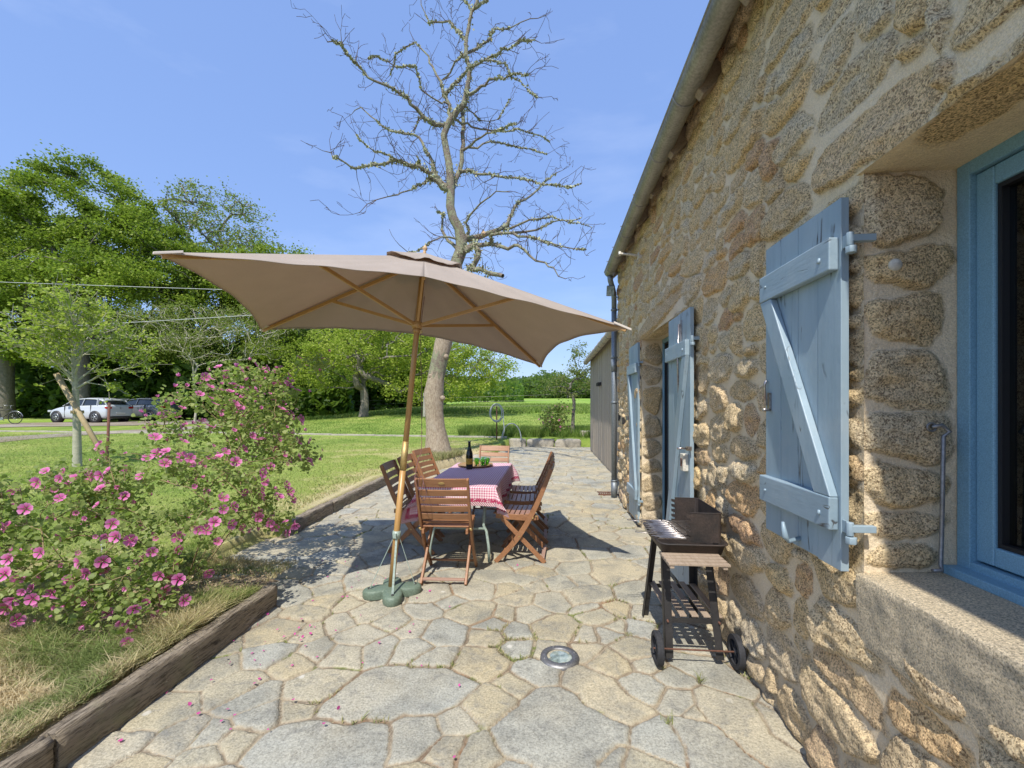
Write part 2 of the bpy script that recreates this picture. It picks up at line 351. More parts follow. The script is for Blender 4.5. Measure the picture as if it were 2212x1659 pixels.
    M['chrome'] = noisy('stained_wire', (.55, .52, .50), (.30, .25, .23), 30, .3, .1, .001, .9)
    M['tyre'] = noisy('black_rubber', (.02, .02, .022), (.035, .035, .038), 20, .8, .2, .001)
    M['rust'] = noisy('rusty_steel', (.17, .075, .045), (.10, .05, .035), 14, .9, .5, .003)
    M['brass'] = noisy('brass', (.62, .45, .18), (.45, .32, .13), 20, .5, .1, .001, .6)
    M['greenplastic'] = noisy('green_plastic', (.125, .17, .12), (.155, .205, .15), 6, .55, .15, .002)
    M['greenmetal'] = noisy('pale_green_metal', (.33, .40, .34), (.28, .35, .30), 6, .4, .1, .001)
    t = NT('taupe_canvas'); v = t.coord('Object'); n = t.noise(v, 5, 5); f = t.noise(v, 420, 2)
    c = t.mix(t.ramp(n, [(.3, 0), (.7, 1)]), (.63, .55, .47), (.58, .505, .43)); c = t.mix(.35, c, t.ramp(f, [(.3, .6), (.7, 1.35)]), 'MULTIPLY'); t.col(c); t.rough(.9, 0, .15)
    t.bump(t.math('ADD', f, t.math('MULTIPLY', n, 3.)), .25, .003)
    tr = t.n('ShaderNodeBsdfTranslucent'); t.l(t.mix(.75, c, (.36, .24, .15)), tr.inputs[0]); ms = t.n('ShaderNodeMixShader'); ms.inputs[0].default_value = .44
    t.l(t.b.outputs[0], ms.inputs[1]); t.l(tr.outputs[0], ms.inputs[2]); t.l(ms.outputs[0], t.out.inputs[0]); M['canvas'] = t.mat
    t = NT('pocket_canvas'); t.col((.60, .54, .47)).rough(.85, 0, .2); M['pocket'] = t.mat
    # gingham cloth
    t = NT('red_gingham'); a = t.n('ShaderNodeAttribute', attribute_name='flat'); s = t.n('ShaderNodeSeparateXYZ'); t.l(a.outputs['Vector'], s.inputs[0])
    def stripe(o, per): return t.math('LESS_THAN', t.math('FRACT', t.math('DIVIDE', o, per)), .44)
    g = t.math('MULTIPLY', t.math('ADD', stripe(s.outputs[0], .023), stripe(s.outputs[1], .023)), .5)
    c = t.ramp(g, [(0, (.88, .80, .78)), (.5, (.80, .46, .53)), (1, (.60, .11, .22))])
    hem = s.outputs[2]
    bandc = t.mix(stripe(t.math('ADD', s.outputs[0], s.outputs[1]), .022), (.74, .66, .64), (.40, .03, .09))
    dots = t.mix(t.ramp(t.voro(a.outputs['Vector'], 60).outputs['Distance'], [(.32, 1), (.42, 0)]), (.45, .05, .12), (.68, .50, .50))
    c = t.mix(t.ramp(hem, [(.0, 1), (.034, 1), (.036, 0)], 'CONSTANT'), c, bandc)
    c = t.mix(t.ramp(hem, [(.0, 0), (.034, 1), (.065, 0)], 'CONSTANT'), c, dots)
    f = t.noise(t.coord('Object'), 380, 2); t.col(t.mix(.3, c, t.ramp(f, [(.3, .7), (.7, 1.25)]), 'MULTIPLY')); t.rough(.8, 0, .2)
    t.bump(t.noise(t.coord('Object'), 9, 4), .3, .01)
    tr = t.n('ShaderNodeBsdfTranslucent'); t.l(c, tr.inputs[0]); ms = t.n('ShaderNodeMixShader'); ms.inputs[0].default_value = .2
    t.l(t.b.outputs[0], ms.inputs[1]); t.l(tr.outputs[0], ms.inputs[2]); t.l(ms.outputs[0], t.out.inputs[0]); M['gingham'] = t.mat
    t = NT('bottle_glass'); t.col((.008, .012, .006)).rough(.06, 0, .6); M['bottle'] = t.mat
    t = NT('bottle_foil'); t.col((.015, .02, .03)).rough(.35, .4); M['foil'] = t.mat
    t = NT('amber_label'); v = t.coord('Object'); t.col(t.mix(t.ramp(t.noise(v, 40, 3), [(.4, 0), (.6, 1)]), (.62, .36, .04), (.50, .27, .03))).rough(.6); M['label'] = t.mat
    t = NT('green_glass'); t.col((.16, .42, .03)).rough(.08, 0, .6); t.b.inputs['Transmission Weight'].default_value = .75; M['greenglass'] = t.mat
    M['tray'] = noisy('wooden_tray', (.42, .26, .10), (.34, .20, .075), 10, .5, .1, .001)
    M['steel'] = noisy('brushed_steel', (.33, .32, .31), (.24, .235, .23), 12, .55, .1, .001, .85)
    t = NT('lamp_lens'); v = t.coord('Object'); t.col(t.ramp(t.noise(v, 26, 5, .7), [(.35, (.10, .13, .11)), (.55, (.30, .36, .32)), (.75, (.55, .58, .52))])).rough(.08, 0, .8); M['lens'] = t.mat
    # lichen covered bark
    t = NT('lichen_bark'); v = t.coord('Object'); rad = t.attr('rad'); n = t.noise(v, 7, 6, .7); f = t.noise(v, 45, 5, .8)
    c = t.mix(t.ramp(f, [(.35, 0), (.6, 1)]), (.17, .13, .10), (.31, .26, .20))
    c = t.mix(t.ramp(t.math('ADD', t.math('MULTIPLY', n, .8), t.math('MULTIPLY', f, .4)), [(.56, 0), (.64, .8)]), c, (.34, .36, .22))
    c = t.mix(t.ramp(rad, [(.006, 1), (.016, 0)]), c, t.mix(t.ramp(n, [(.4, 0), (.6, 1)]), (.13, .06, .045), (.12, .10, .065)))
    t.col(c); t.rough(.95, 0, .1); t.bump(t.math('ADD', t.noise(v, 12, 6, .7), f), 1, .03); M['lichenbark'] = t.mat
    t = NT('trunk_bark'); v = t.coord('Object', (1, 1, .5)); n = t.noise(v, 5, 6, .7, .6); f = t.noise(v, 30, 5, .8)
    c = t.mix(t.ramp(f, [(.35, 0), (.65, 1)]), (.26, .20, .14), (.52, .43, .315)); c = t.mix(t.ramp(n, [(.55, 0), (.75, .7)]), c, (.48, .42, .34))
    t.col(c); t.rough(.95, 0, .1); t.bump(t.math('ADD', n, f), 1, .03); M['bark'] = t.mat
    M['palebark'] = noisy('pale_smooth_bark', (.48, .45, .34), (.34, .34, .24), 9, .85, .4, .006, stretch=(1, 1, 3))
    M['greybark'] = noisy('grey_bark', (.27, .24, .20), (.17, .15, .12), 6, .9, .8, .03)
    M['palewood'] = noisy('pale_twigs', (.52, .48, .38), (.38, .34, .26), 6, .9, .3, .01)
    M['lichen'] = noisy('grey_green_lichen', (.36, .38, .20), (.46, .47, .30), 30, .95, .8, .01)
    M['cut'] = noisy('sawn_wood', (.62, .43, .24), (.52, .34, .18), 20, .8, .1, .001)
    M['oakleaf'] = leafmat('oak_leaf', [(0, (.08, .12, .016)), (.35, (.155, .215, .02)), (.7, (.25, .32, .03)), (1, (.35, .41, .06))], .36)
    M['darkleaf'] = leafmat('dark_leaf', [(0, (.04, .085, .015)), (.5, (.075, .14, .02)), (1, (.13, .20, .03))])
    M['limeleaf'] = leafmat('lime_leaf', [(0, (.22, .28, .04)), (.5, (.34, .40, .055)), (1, (.48, .52, .10))])
    M['oliveleaf'] = leafmat('olive_leaf', [(0, (.13, .15, .045)), (.5, (.19, .20, .06)), (1, (.25, .25, .085))])
    M['farleaf'] = leafmat('far_leaf', [(0, (.055, .09, .028)), (.5, (.085, .135, .035)), (1, (.13, .18, .05))])
    M['mallowleaf'] = leafmat('mallow_leaf', [(0, (.22, .28, .085)), (.5, (.32, .39, .12)), (.9, (.44, .48, .18)), (1, (.56, .46, .13))], .5)
    t = NT('pink_petal'); r = t.attr('rad'); tone = t.attr('tone')
    c = t.ramp(r, [(0, (.20, .005, .06)), (.2, (.40, .02, .16)), (.40, (.66, .10, .36)), (.8, (.82, .28, .55)), (1, (.88, .42, .64))]); t.col(t.mix(t.ramp(tone, [(0, 0), (1, .5)]), c, (.66, .12, .36))); t.rough(.6, 0, .2)
    tr = t.n('ShaderNodeBsdfTranslucent'); t.l(c, tr.inputs[0]); ms = t.n('ShaderNodeMixShader'); ms.inputs[0].default_value = .35
    t.l(t.b.outputs[0], ms.inputs[1]); t.l(tr.outputs[0], ms.inputs[2]); t.l(ms.outputs[0], t.out.inputs[0]); M['petal'] = t.mat
    M['twig'] = noisy('red_brown_stem', (.30, .24, .12), (.24, .16, .08), 20, .8, .2, .002)
    for k, c, r, m_ in (('carwhite', (.55, .58, .60), .25, .1), ('cargrey', (.26, .28, .30), .25, .5), ('cardark', (.03, .035, .045), .2, .4), ('redlight', (.35, .012, .015), .15, 0), ('headlight', (.6, .62, .64), .1, .2), ('plate', (.62, .62, .58), .4, 0), ('alloy', (.45, .46, .47), .3, .8)):
        t = NT(k); t.col(c).rough(r, m_); t.b.inputs['Coat Weight'].default_value = .6 if k.startswith('car') else 0; M[k] = t.mat
    t = NT('car_glass'); t.col((.015, .02, .025)).rough(.04, 0, .9); M['carglass'] = t.mat
    M['blockstone'] = noisy('pale_block_stone', (.48, .43, .34), (.34, .31, .25), 6, .9, .9, .02, fine=50)
    M['cable'] = noisy('pale_cable', (.62, .62, .60), (.5, .5, .5), 5, .5, 0)
    M['cord'] = noisy('purple_brown_cord', (.24, .12, .11), (.18, .09, .09), 30, .8, .2, .001)
    M['hose'] = noisy('grey_hose', (.42, .45, .45), (.33, .36, .36), 10, .5, .1, .001)
build_materials()
# ------------------------------------------------------------------ terrain
PATIO_END = 15.9
def xb(y):
    """left border of the paving"""
    return np.interp(y, [-4, 3.08, 3.16, 4.62, 4.70, 8.0, 11.2, 12.2, PATIO_END], [-2.10, -2.10, -3.12, -3.12, -3.06, -3.2, -2.15, -1.75, -1.45])
def G(x, y):
    """lawn height"""
    x = np.asarray(x, float); y = np.asarray(y, float)
    near = .135 + .012 * np.clip(y - 3, 0, 99) + .004 * np.clip(-x - 4, 0, 30)
    near = np.minimum(near, .40)
    d = y - .086 * x
    far = .36 + .058 * np.clip(d - 16.3, 0, 14) + .0245 * np.clip(d - 30.3, 0, 400)
    left = .36 + .012 * np.clip(d - 16.3, 0, 14) + .0245 * np.clip(d - 30.3, 0, 400)
    k = np.clip((-x - 8) / 10, 0, 1); k = k * k * (3 - 2 * k)
    f = far * (1 - k) + left * k
    t = np.clip((d - 14.5) / 3.5, 0, 1); t = t * t * (3 - 2 * t)
    return near * (1 - t) + f * t + fbm(x * .35, y * .35, 3) * .05

def grid_faces(nr, nc):
    i = np.arange((nr - 1) * (nc - 1)); r = i // (nc - 1); c = i % (nc - 1); a = r * nc + c
    return np.stack([a, a + 1, a + nc + 1, a + nc], 1)

# lawn west of the paving
s = np.concatenate([[0, .02], np.geomspace(.08, 150, 95)])
ys = np.unique(np.concatenate([np.arange(-4, 8, .16), np.arange(8, PATIO_END, .25), [3.079, 3.161, 4.619, 4.701, PATIO_END]]))
Y = np.repeat(ys[:, None], len(s), 1); X = xb(ys)[:, None] - s[None, :]
Z = G(X, Y); Z[:, 0] = -.06
lo = np.clip(1 - s / .9, 0, 1)[None, :] * .02; Z = Z - lo
Z[(ys > 3.1) & (ys < 4.66), 1] = .0; Z[(ys > 3.1) & (ys < 4.66), 2] = .04; Z[(ys > 3.1) & (ys < 4.66), 3] = .06
fc = grid_faces(len(ys), len(s))[:, ::-1]
tag(np_mesh('lawn', np.stack([X, Y, Z], -1).reshape(-1, 3), fc, M['lawn'], None, True), 'sunlit lawn with dry yellow patches beside the paving', 'lawn', kind='structure')
# meadow and field beyond the end of the paving
ys = PATIO_END + np.concatenate([[0, .02], np.geomspace(.3, 400, 90)]); xs = np.concatenate([-np.geomspace(300, .5, 90), [0, .5], np.geomspace(1, 300, 50)])
X, Y = np.meshgrid(xs, ys); Z = G(X, Y); Z[0] = -.06
d = (Y[:-1, :-1] + .0 * X[:-1, :-1]); cx = X[:-1, :-1]
mi = ((Y[:-1, :-1] - .086 * X[:-1, :-1] > 27)).astype(int).ravel()
V = np.stack([X, Y, Z], -1).reshape(-1, 3)
tag(np_mesh('field', V, grid_faces(len(ys), len(xs)), [M['lawn'], M['field']], None, True, matidx=mi), 'mown grass running into a taller green field', 'field', kind='structure')
# ground under everything
b = MB(); b.box(-3.6, 60, -40, PATIO_END, -.30, -.055); tag(b.build('ground', M['soil']), 'bare ground under the paving and house', 'ground', kind='structure')

# ------------------------------------------------------------------ crazy paving: stones follow the photograph's big slabs, then an irregular fill
def c1(x, y): return (700 + x / 2.765) / 1.15732, (1350 + y / 2.765) / 1.15732
def c2_(x, y): return (1300 + x / 2.765) / 1.15732, (1500 + y / 2.765) / 1.15732
def c3_(x, y): return (x / 1.907) / 1.15732, (1050 + y / 1.907) / 1.15732
S1 = [(520,1120,230,1),(760,1060,290,1),(1030,1030,290,1),(1200,1010,150,1),(520,1400,260,2),(250,1440,330,2),(20,1400,200,2),(1880,1180,270,3),(1760,1330,330,3),(2080,1330,300,3),(1950,1480,300,3),(1400,850,210),(240,1000,190),(560,660,170),(700,745,120),(900,745,100),(430,790,140),(1130,640,190),(1100,830,80),(1420,660,120),(760,560,150),(640,500,190),(440,560,120),(1040,370,170),(1000,490,110),(1330,500,180),(1340,340,190),(1640,400,100),(1560,510,65),(1760,220,120),(1780,315,55),(1890,420,140),(1900,600,170),(1620,630,80),(1640,750,100),(1930,300,110),(2110,280,80),(2020,190,130),(2140,480,90),(2120,650,60),(1520,190,90),(1440,1130,170),(1200,1250,100),(930,1340,200),(1160,1450,90),(1400,1480,150),(1780,900,160),(1640,990,70),(2120,960,120),(2140,780,130),(100,850,150),(60,1170,90),(140,630,150),(140,540,120),(380,200,110),(300,300,120)]
S2 = [(480,960,150,3),(640,900,100,3),(530,100,130),(620,240,90),(680,180,60),(830,190,110),(780,330,150),(600,420,170),(460,540,150,4),(580,660,150,4),(720,760,120,4),(860,600,150),(1040,530,90),(1090,690,130),(1200,420,170,5),(1420,520,170,5),(1380,740,170,6),(1560,860,170,6),(1720,1010,150,6),(1220,930,140,7),(1340,1060,170,7),(1500,1180,150,7),(960,970,190),(680,1110,90),(1190,750,45),(890,440,70)]
S3 = [(1000,1200,150),(760,1390,170),(1330,1000,160),(1120,1270,130),(830,1530,110),(1150,1520,80),(1010,1510,50),(560,1560,150),(960,1620,90),(1290,1120,130),(1500,1110,90),(1200,1330,110),(1450,930,110),(1560,800,100)]
rs = np.random.RandomState(11); seeds = []
for S, fn, k in ((S1, c1, 2.765), (S2, c2_, 2.765), (S3, c3_, 1.907)):
    for x, y, hw, *gid in S:
        u, v = fn(x, y); d = 1.5 * 945 / (v - 876); p = at(u, v, d); seeds.append((p[0], p[1], hw / k / 1.15732 * d / 945 * .80, gid[0] if gid else 0))
pts = [tuple(q) for q in seeds]
tries = 0
while tries < 16000:
    tries += 1
    y = rs.uniform(-.2, 16.2); x = rs.uniform(-3.6, 2.0); r = rs.choice([.09, .13, .16, .2, .25], p=[.2, .28, .27, .17, .08])
    A = np.array(pts[-4000:])
    if np.all(np.hypot(A[:, 0] - x, A[:, 1] - y) > (A[:, 2] + r) * .82):
        pts.append((x, y, r, 0))
SE = np.array(pts); GID = SE[:, 3].astype(int); n0 = len(seeds)
GID = np.where(GID > 0, GID, 100 + np.arange(len(SE)))
for i in range(n0, len(SE)):          # some neighbouring cells fuse into one long or crooked slab
    if rs.rand() < .36:
        j = i if rs.rand() < 0 else int(np.argsort(np.hypot(SE[:, 0] - SE[i, 0], (SE[:, 1] - SE[i, 1]) * 1.3))[1])
        if j >= n0 and GID[j] == 100 + j and GID[i] == 100 + i: GID[i] = GID[j]
TONE = rs.rand(20000)[GID]
for u, v, tn in ((757, 1500, .05), (880, 1510, .0), (1210, 1570, .55), (700, 1615, .53), (960, 1365, .02), (1080, 1440, .38), (800, 1395, .0), (900, 1425, .5)):
    d = 1.5 * 945 / (v - 876); p = at(u, v, d); TONE[GID == GID[np.argmin(np.hypot(SE[:, 0] - p[0], SE[:, 1] - p[1]))]] = tn
xs = np.arange(-3.3, 1.46, .0135); ys = [1.0]
while ys[-1] < PATIO_END: ys.append(ys[-1] + max(.012, .0048 * ys[-1]))
ys = np.array(ys); ys[-1] = PATIO_END; X, Y = np.meshgrid(xs, ys); X_p, Y_p = X, Y
E_ = np.zeros_like(X); T_ = np.zeros_like(X); TX = np.zeros_like(X)
tilt = rs.randn(len(SE), 2) * .0; lift = (rs.randn(20000) * .0042)[GID]
wx = X + fbm(X * 3.2, Y * 3.2, 1) * .035 + fbm(X * 13, Y * 13, 21) * .022; wy = Y + fbm(X * 3.2, Y * 3.2, 7) * .035 + fbm(X * 13, Y * 13, 27) * .022
for r0 in range(0, len(ys), 16):
    r1 = min(r0 + 16, len(ys)); px = wx[r0:r1].ravel(); py = wy[r0:r1].ravel()
    k = np.where((SE[:, 1] > ys[r0] - 1.0) & (SE[:, 1] < ys[r1 - 1] + 1.0))[0]; Q = SE[k]
    dx = px[:, None] - Q[None, :, 0]; dy = py[:, None] - Q[None, :, 1]; P = dx * dx + dy * dy - Q[None, :, 2] ** 2
    o = np.argpartition(P, 9, 1)[:, :10]; Po = np.take_along_axis(P, o, 1); so = np.argsort(Po, 1); o = np.take_along_axis(o, so, 1); Po = np.take_along_axis(Po, so, 1)
    gi = GID[k][o]; i0 = o[:, 0]; c0 = Q[i0]; e = np.full(len(px), 9.)
    for j in range(1, 10):
        cj = Q[o[:, j]]; L = np.hypot(cj[:, 0] - c0[:, 0], cj[:, 1] - c0[:, 1]); e = np.where(gi[:, j] == gi[:, 0], e, np.minimum(e, (Po[:, j] - Po[:, 0]) / (2 * L + 1e-6)))
    gap = .000 + .009 * vnoise(px * 1.3, py * 1.3, 4)
    E_[r0:r1] = (e - gap).reshape(r1 - r0, -1); T_[r0:r1] = TONE[k][i0].reshape(r1 - r0, -1)
    TX[r0:r1] = (tilt[k][i0, 0] * (px - c0[:, 0]) + tilt[k][i0, 1] * (py - c0[:, 1]) + lift[k][i0]).reshape(r1 - r0, -1)
m = np.clip(E_ / .009, 0, 1); m = m * m * (3 - 2 * m)
Z = m * (.013 + TX + fbm(X * 5, Y * 5, 9) * .006) + fbm(X * .6, Y * .6, 12) * .02 - .006
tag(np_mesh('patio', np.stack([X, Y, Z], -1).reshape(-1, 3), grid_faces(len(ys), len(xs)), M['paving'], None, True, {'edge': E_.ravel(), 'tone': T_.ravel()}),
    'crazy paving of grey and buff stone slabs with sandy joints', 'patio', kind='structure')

# ------------------------------------------------------------------ stone relief surfaces (house wall, window and door reveals)
def pack(u0, u1, v0, v1, cell, blocked, rs, wr=(3, 8), hr=(2, 3), small=.22):
    nu = int((u1 - u0) / cell); nv = int((v1 - v0) / cell); cu = (u1 - u0) / nu; cv = (v1 - v0) / nv
    occ = np.zeros((nv, nu), bool)
    for j in range(nv):
        for i in range(nu): occ[j, i] = blocked(u0 + (i + .5) * cu, v0 + (j + .5) * cv)
    out = []
    for j in range(nv):
        i = 0
        while i < nu:
            if occ[j, i]: i += 1; continue
            wv = rs.randint(wr[0], wr[1] + 1); hv = rs.randint(hr[0], hr[1] + 1)
            if rs.rand() < small: wv = rs.randint(2, 4); hv = rs.randint(1, 3)
            k = 0
            while k < wv and i + k < nu and not occ[j, i + k]: k += 1
            if i + k < nu and not occ[j, i + k] and False: pass
            rest = 0
            while i + k + rest < nu and not occ[j, i + k + rest]: rest += 1
            if rest == 1 : k += 1
            if k < 1: k = 1
            hh = 1
            while hh < hv and j + hh < nv and not occ[j + hh, i:i + k].any(): hh += 1
            occ[j:j + hh, i:i + k] = True
            out.append((u0 + (i + k / 2) * cu, v0 + (j + hh / 2) * cv, k * cu / 2, hh * cv / 2)); i += k
    return out

def relief(name, us, vs_, stones, place, parent, rs, hole=None, amp=(.012, .036), gap=.004, tones=None, fade=None, quad=2.8, jit=.06):
    U, W = np.meshgrid(us, vs_); E = np.full(U.shape, .05); T = np.zeros(U.shape); H = fbm(U * 2, W * 2, 31) * .012
    wu = U + fbm(U * 5, W * 5, 41) * .05 + fbm(U * 15, W * 15, 43) * .040 + fbm(U * 42, W * 42, 44) * .010; wv = W + fbm(U * 5, W * 5, 51) * .045 + fbm(U * 15, W * 15, 53) * .036 + fbm(U * 42, W * 42, 54) * .010
    for n, (cu, cv, hw, hh) in enumerate(stones):
        i0, i1 = np.searchsorted(us, (cu - hw - .06, cu + hw + .06)); j0, j1 = np.searchsorted(vs_, (cv - hh - .06, cv + hh + .06))
        if i1 <= i0 or j1 <= j0: continue
        a = wu[j0:j1, i0:i1] - cu; b = wv[j0:j1, i0:i1] - cv; th = rs.randn() * jit
        a, b = a * math.cos(th) + b * math.sin(th), b * math.cos(th) - a * math.sin(th)
        g = gap * rs.uniform(.6, 1.5); p = rs.uniform(quad - .9, quad + 1.2); w_, h_ = max(hw - g, .02), max(hh - g, .018)
        sk = rs.uniform(-.32, .32); a2 = a / (w_ * (1 + sk * b / h_).clip(.6, 1.4)); b2 = b / (h_ * (1 + rs.uniform(-.3, .3) * a / w_).clip(.6, 1.4))
        r = (np.abs(a2) ** p + np.abs(b2) ** p) ** (1 / p); sd = (r - 1) * min(w_, h_)
        sub = E[j0:j1, i0:i1]; mk = sd < sub
        k = np.clip(-sd / .014, 0, 1); k = k * k * (3 - 2 * k)
        A = rs.uniform(*amp); hgt = k * (A + .35 * A * (1 - np.clip(r, 0, 1) ** 2) + (a * rs.uniform(-.10, .10) + b * rs.uniform(-.16, .10)) + fbm(U[j0:j1, i0:i1] * 11 + n, W[j0:j1, i0:i1] * 17, n % 50) * .030 - np.abs(fbm(U[j0:j1, i0:i1] * 7 + n, W[j0:j1, i0:i1] * 12, n % 41)) * .035)
        H[j0:j1, i0:i1] = np.where(mk, H[j0:j1, i0:i1] + np.maximum(hgt, 0), H[j0:j1, i0:i1])
        E[j0:j1, i0:i1] = np.where(mk, sd, sub); T[j0:j1, i0:i1] = np.where(mk, (tones[n] if tones else rs.rand()), T[j0:j1, i0:i1])
    if fade is not None: H = H * fade(U, W)
    V = np.stack(place(U, W, H), -1).reshape(-1, 3); fc = grid_faces(len(vs_), len(us))
    if hole is not None:
        cu = V[fc].mean(1); keep = ~hole((us[None, :-1] + np.diff(us)[None, :] / 2).repeat(len(vs_) - 1, 0).ravel(), (vs_[:-1, None] + np.diff(vs_)[:, None] / 2).repeat(len(us) - 1, 1).ravel()); fc = fc[keep]
    return np_mesh(name, V, fc, M['wall'], parent, True, {'edge': E.ravel(), 'tone': T.ravel()})

WX = 1.12; HOUSE_END = 7.2; WTOP = 3.90
WY0, WY1, WZ0, WZ1 = .42, 1.665, .90, 2.335         # window opening
DY0, DY1, DZ1 = 4.02, 5.44, 2.30                     # door opening
house = thing('stone_house', 'long granite rubble farmhouse with pale blue shutters and zinc gutter', 'house', (WX, 3.5, 0))
def inhouse(o): o.location = (-WX, -3.5, 0); return o
rs = np.random.RandomState(3)
lint = [(1.66, 2.445, .30, .10), (.93, 2.56, .36, .15), (4.73, 2.42, .95, .11)]
def blocked(u, v):
    if WY0 - .02 < u < WY1 + .0 and WZ0 - .2 < v < WZ1: return True
    if DY0 < u < DY1 and v < DZ1: return True
    for a, b, c, d in lint:
        if abs(u - a) < c and abs(v - b) < d: return True
    return False
stones = lint + pack(-1.2, HOUSE_END, 0, WTOP, .066, blocked, rs)
us = [-1.2]
while us[-1] < HOUSE_END: us.append(us[-1] + (.03 if us[-1] < .6 else .0062 + .0011 * max(us[-1], 0)))
us = np.array(us); us[-1] = HOUSE_END
for k in (WY0, WY1, DY0, DY1): us[np.argmin(abs(us - k))] = k
vz = np.arange(-.04, WTOP + .01, .0088)
for k in (WZ0, WZ1, DZ1): vz[np.argmin(abs(vz - k))] = k
def fade(U, W):
    def ed(d): d = np.clip(d / .035, 0, 1); return .12 + .88 * d * d * (3 - 2 * d)
    q1 = np.maximum(np.maximum(WY0 - U, U - WY1), np.maximum(WZ0 - W, W - WZ1)); q2 = np.maximum(np.maximum(DY0 - U, U - DY1), W - DZ1)
    return ed(np.abs(q1)) * ed(np.abs(q2)) * ed(HOUSE_END - U)
def hole(u, v): return ((u > WY0) & (u < WY1) & (v > WZ0) & (v < WZ1)) | ((u > DY0) & (u < DY1) & (v < DZ1))
inhouse(relief('wall', us, vz, stones, lambda U, W, H: (WX - H, U, W), house, rs, hole, fade=fade, tones=None))
# window reveal: quoins seen from the terrace, mortar towards the frame
zs_ = [(2.322, 2.078), (2.06, 1.922), (1.90, 1.724), (1.708, 1.494), (1.478, 1.313), (1.29, 1.145), (1.13, 1.02), (1.01, .905)]
q = [(1.245 + dx, (a + b) / 2, .135 + dx, (a - b) / 2 + .008) for (a, b), dx in zip(zs_, (0, .02, .005, .01, .02, .015, .01, .0))]
ru = np.arange(WX, 1.441, .007); rv = np.arange(WZ0 - .02, WZ1 + .02, .008)
rf = lambda U, W: np.clip((U - WX) / .03, 0, 1) * .9 + .1
inhouse(relief('reveal', ru, rv, q, lambda U, W, H: (U, WY1 + .004 - H, W), house, rs, fade=rf, amp=(.014, .03), gap=.008, tones=[.36, .17, .15, .34, .62, .25, .34, .3], quad=3.6, jit=.02))
rx = np.arange(WX - .012, 1.46, .012); ry = np.arange(WY0 - .1, WY1 + .03, .012)
inhouse(relief('reveal', rx, ry, [(1.2, 1.2, .085, .3)], lambda U, W, H: (U, W, WZ1 - .002 - H), house, rs, fade=lambda U, W: np.clip((U - WX) / .03, 0, 1), amp=(.006, .012), tones=[.56]))
b = MB(); b.box(WX + .004, 1.5, WY0 - .3, WY0, WZ0, WZ1); inhouse(b.build('reveal', M['blockstone'], house))
# door reveals
q = [(1.24, z, .12, h) for z, h in ((.11, .10), (.32, .10), (.545, .11), (.76, .09), (.98, .12), (1.25, .14), (1.57, .17), (1.87, .12), (2.13, .13))]
ru = np.arange(WX, 1.40, .009); rv = np.arange(-.02, DZ1 + .02, .01)
inhouse(relief('reveal', ru, rv, q, lambda U, W, H: (U, DY1 + .004 - H, W), house, rs, fade=rf, amp=(.014, .03), gap=.008, tones=[.65, .62, .34, .6, .64, .36, .53, .35, .3], quad=3.6, jit=.02))
inhouse(relief('reveal', np.arange(WX, 1.40, .012), np.arange(DY0 - .02, DY1 + .03, .012), [(1.2, 4.7, .08, .6)], lambda U, W, H: (U, W, DZ1 - .002 - H), house, rs, fade=lambda U, W: np.clip((U - WX) / .03, 0, 1), amp=(.006, .01)))
b = MB(); b.box(WX + .004, 1.5, DY0 - .25, DY0, 0, DZ1); b.box(WX + .03, 1.5, DY0 + .002, DY1 - .002, -.03, .035); inhouse(b.build('door_step', M['blockstone'], house))
# gable end and rear: plain rubble, out of the camera's sight
ru = np.arange(WX, 7.6, .05)
inhouse(relief('gable_wall', ru, np.arange(-.04, WTOP + .01, .04), pack(WX, 7.6, 0, WTOP, .1, lambda u, v: False, rs), lambda U, W, H: (U, HOUSE_END - .004 + H, W), house, rs, fade=lambda U, W: np.clip((U - WX) / .1, 0, 1)))
b = MB(); b.box(7.5, 7.7, -2.5, HOUSE_END, 0, WTOP); b.box(WX + .1, 7.6, -2.6, -2.4, 0, WTOP); b.box(WX + .06, WX + .5, -2.5, -1.2, 0, WTOP)
b.box(1.52, 1.6, WY0 - .9, 0.0, 0.0, 3.8); b.add([(WX, HOUSE_END - .01, WTOP), (7.7, HOUSE_END - .01, WTOP), (4.4, HOUSE_END - .01, 7.2)], [(0, 1, 2)])
inhouse(b.build('rear_wall', M['blockstone'], house))
b = MB(); b.box(3.2, 3.3, -1, 3.5, .2, 3); b.box(1.6, 3.3, -1, 3.5, .15, .2); b.box(1.6, 3.3, -1.1, -1, .2, 3); b.box(1.6, 3.3, 3.5, 3.6, .2, 3); b.box(1.6, 3.3, -1, 3.5, 3, 3.05)
inhouse(b.build('room_lining', noisy('room_plaster', (.55, .52, .44), (.48, .46, .40), 3, .9, 0), house))
b = MB(); b.box(3.0, 3.1, 3.8, 5.8, 0, 2.5); b.box(1.5, 3.1, 3.7, 3.8, 0, 2.5); b.box(1.5, 3.1, 5.8, 5.9, 0, 2.5); inhouse(b.build('hall_lining', noisy('hall_plaster', (.3, .28, .25), (.26, .24, .2), 3, .9, 0), house))

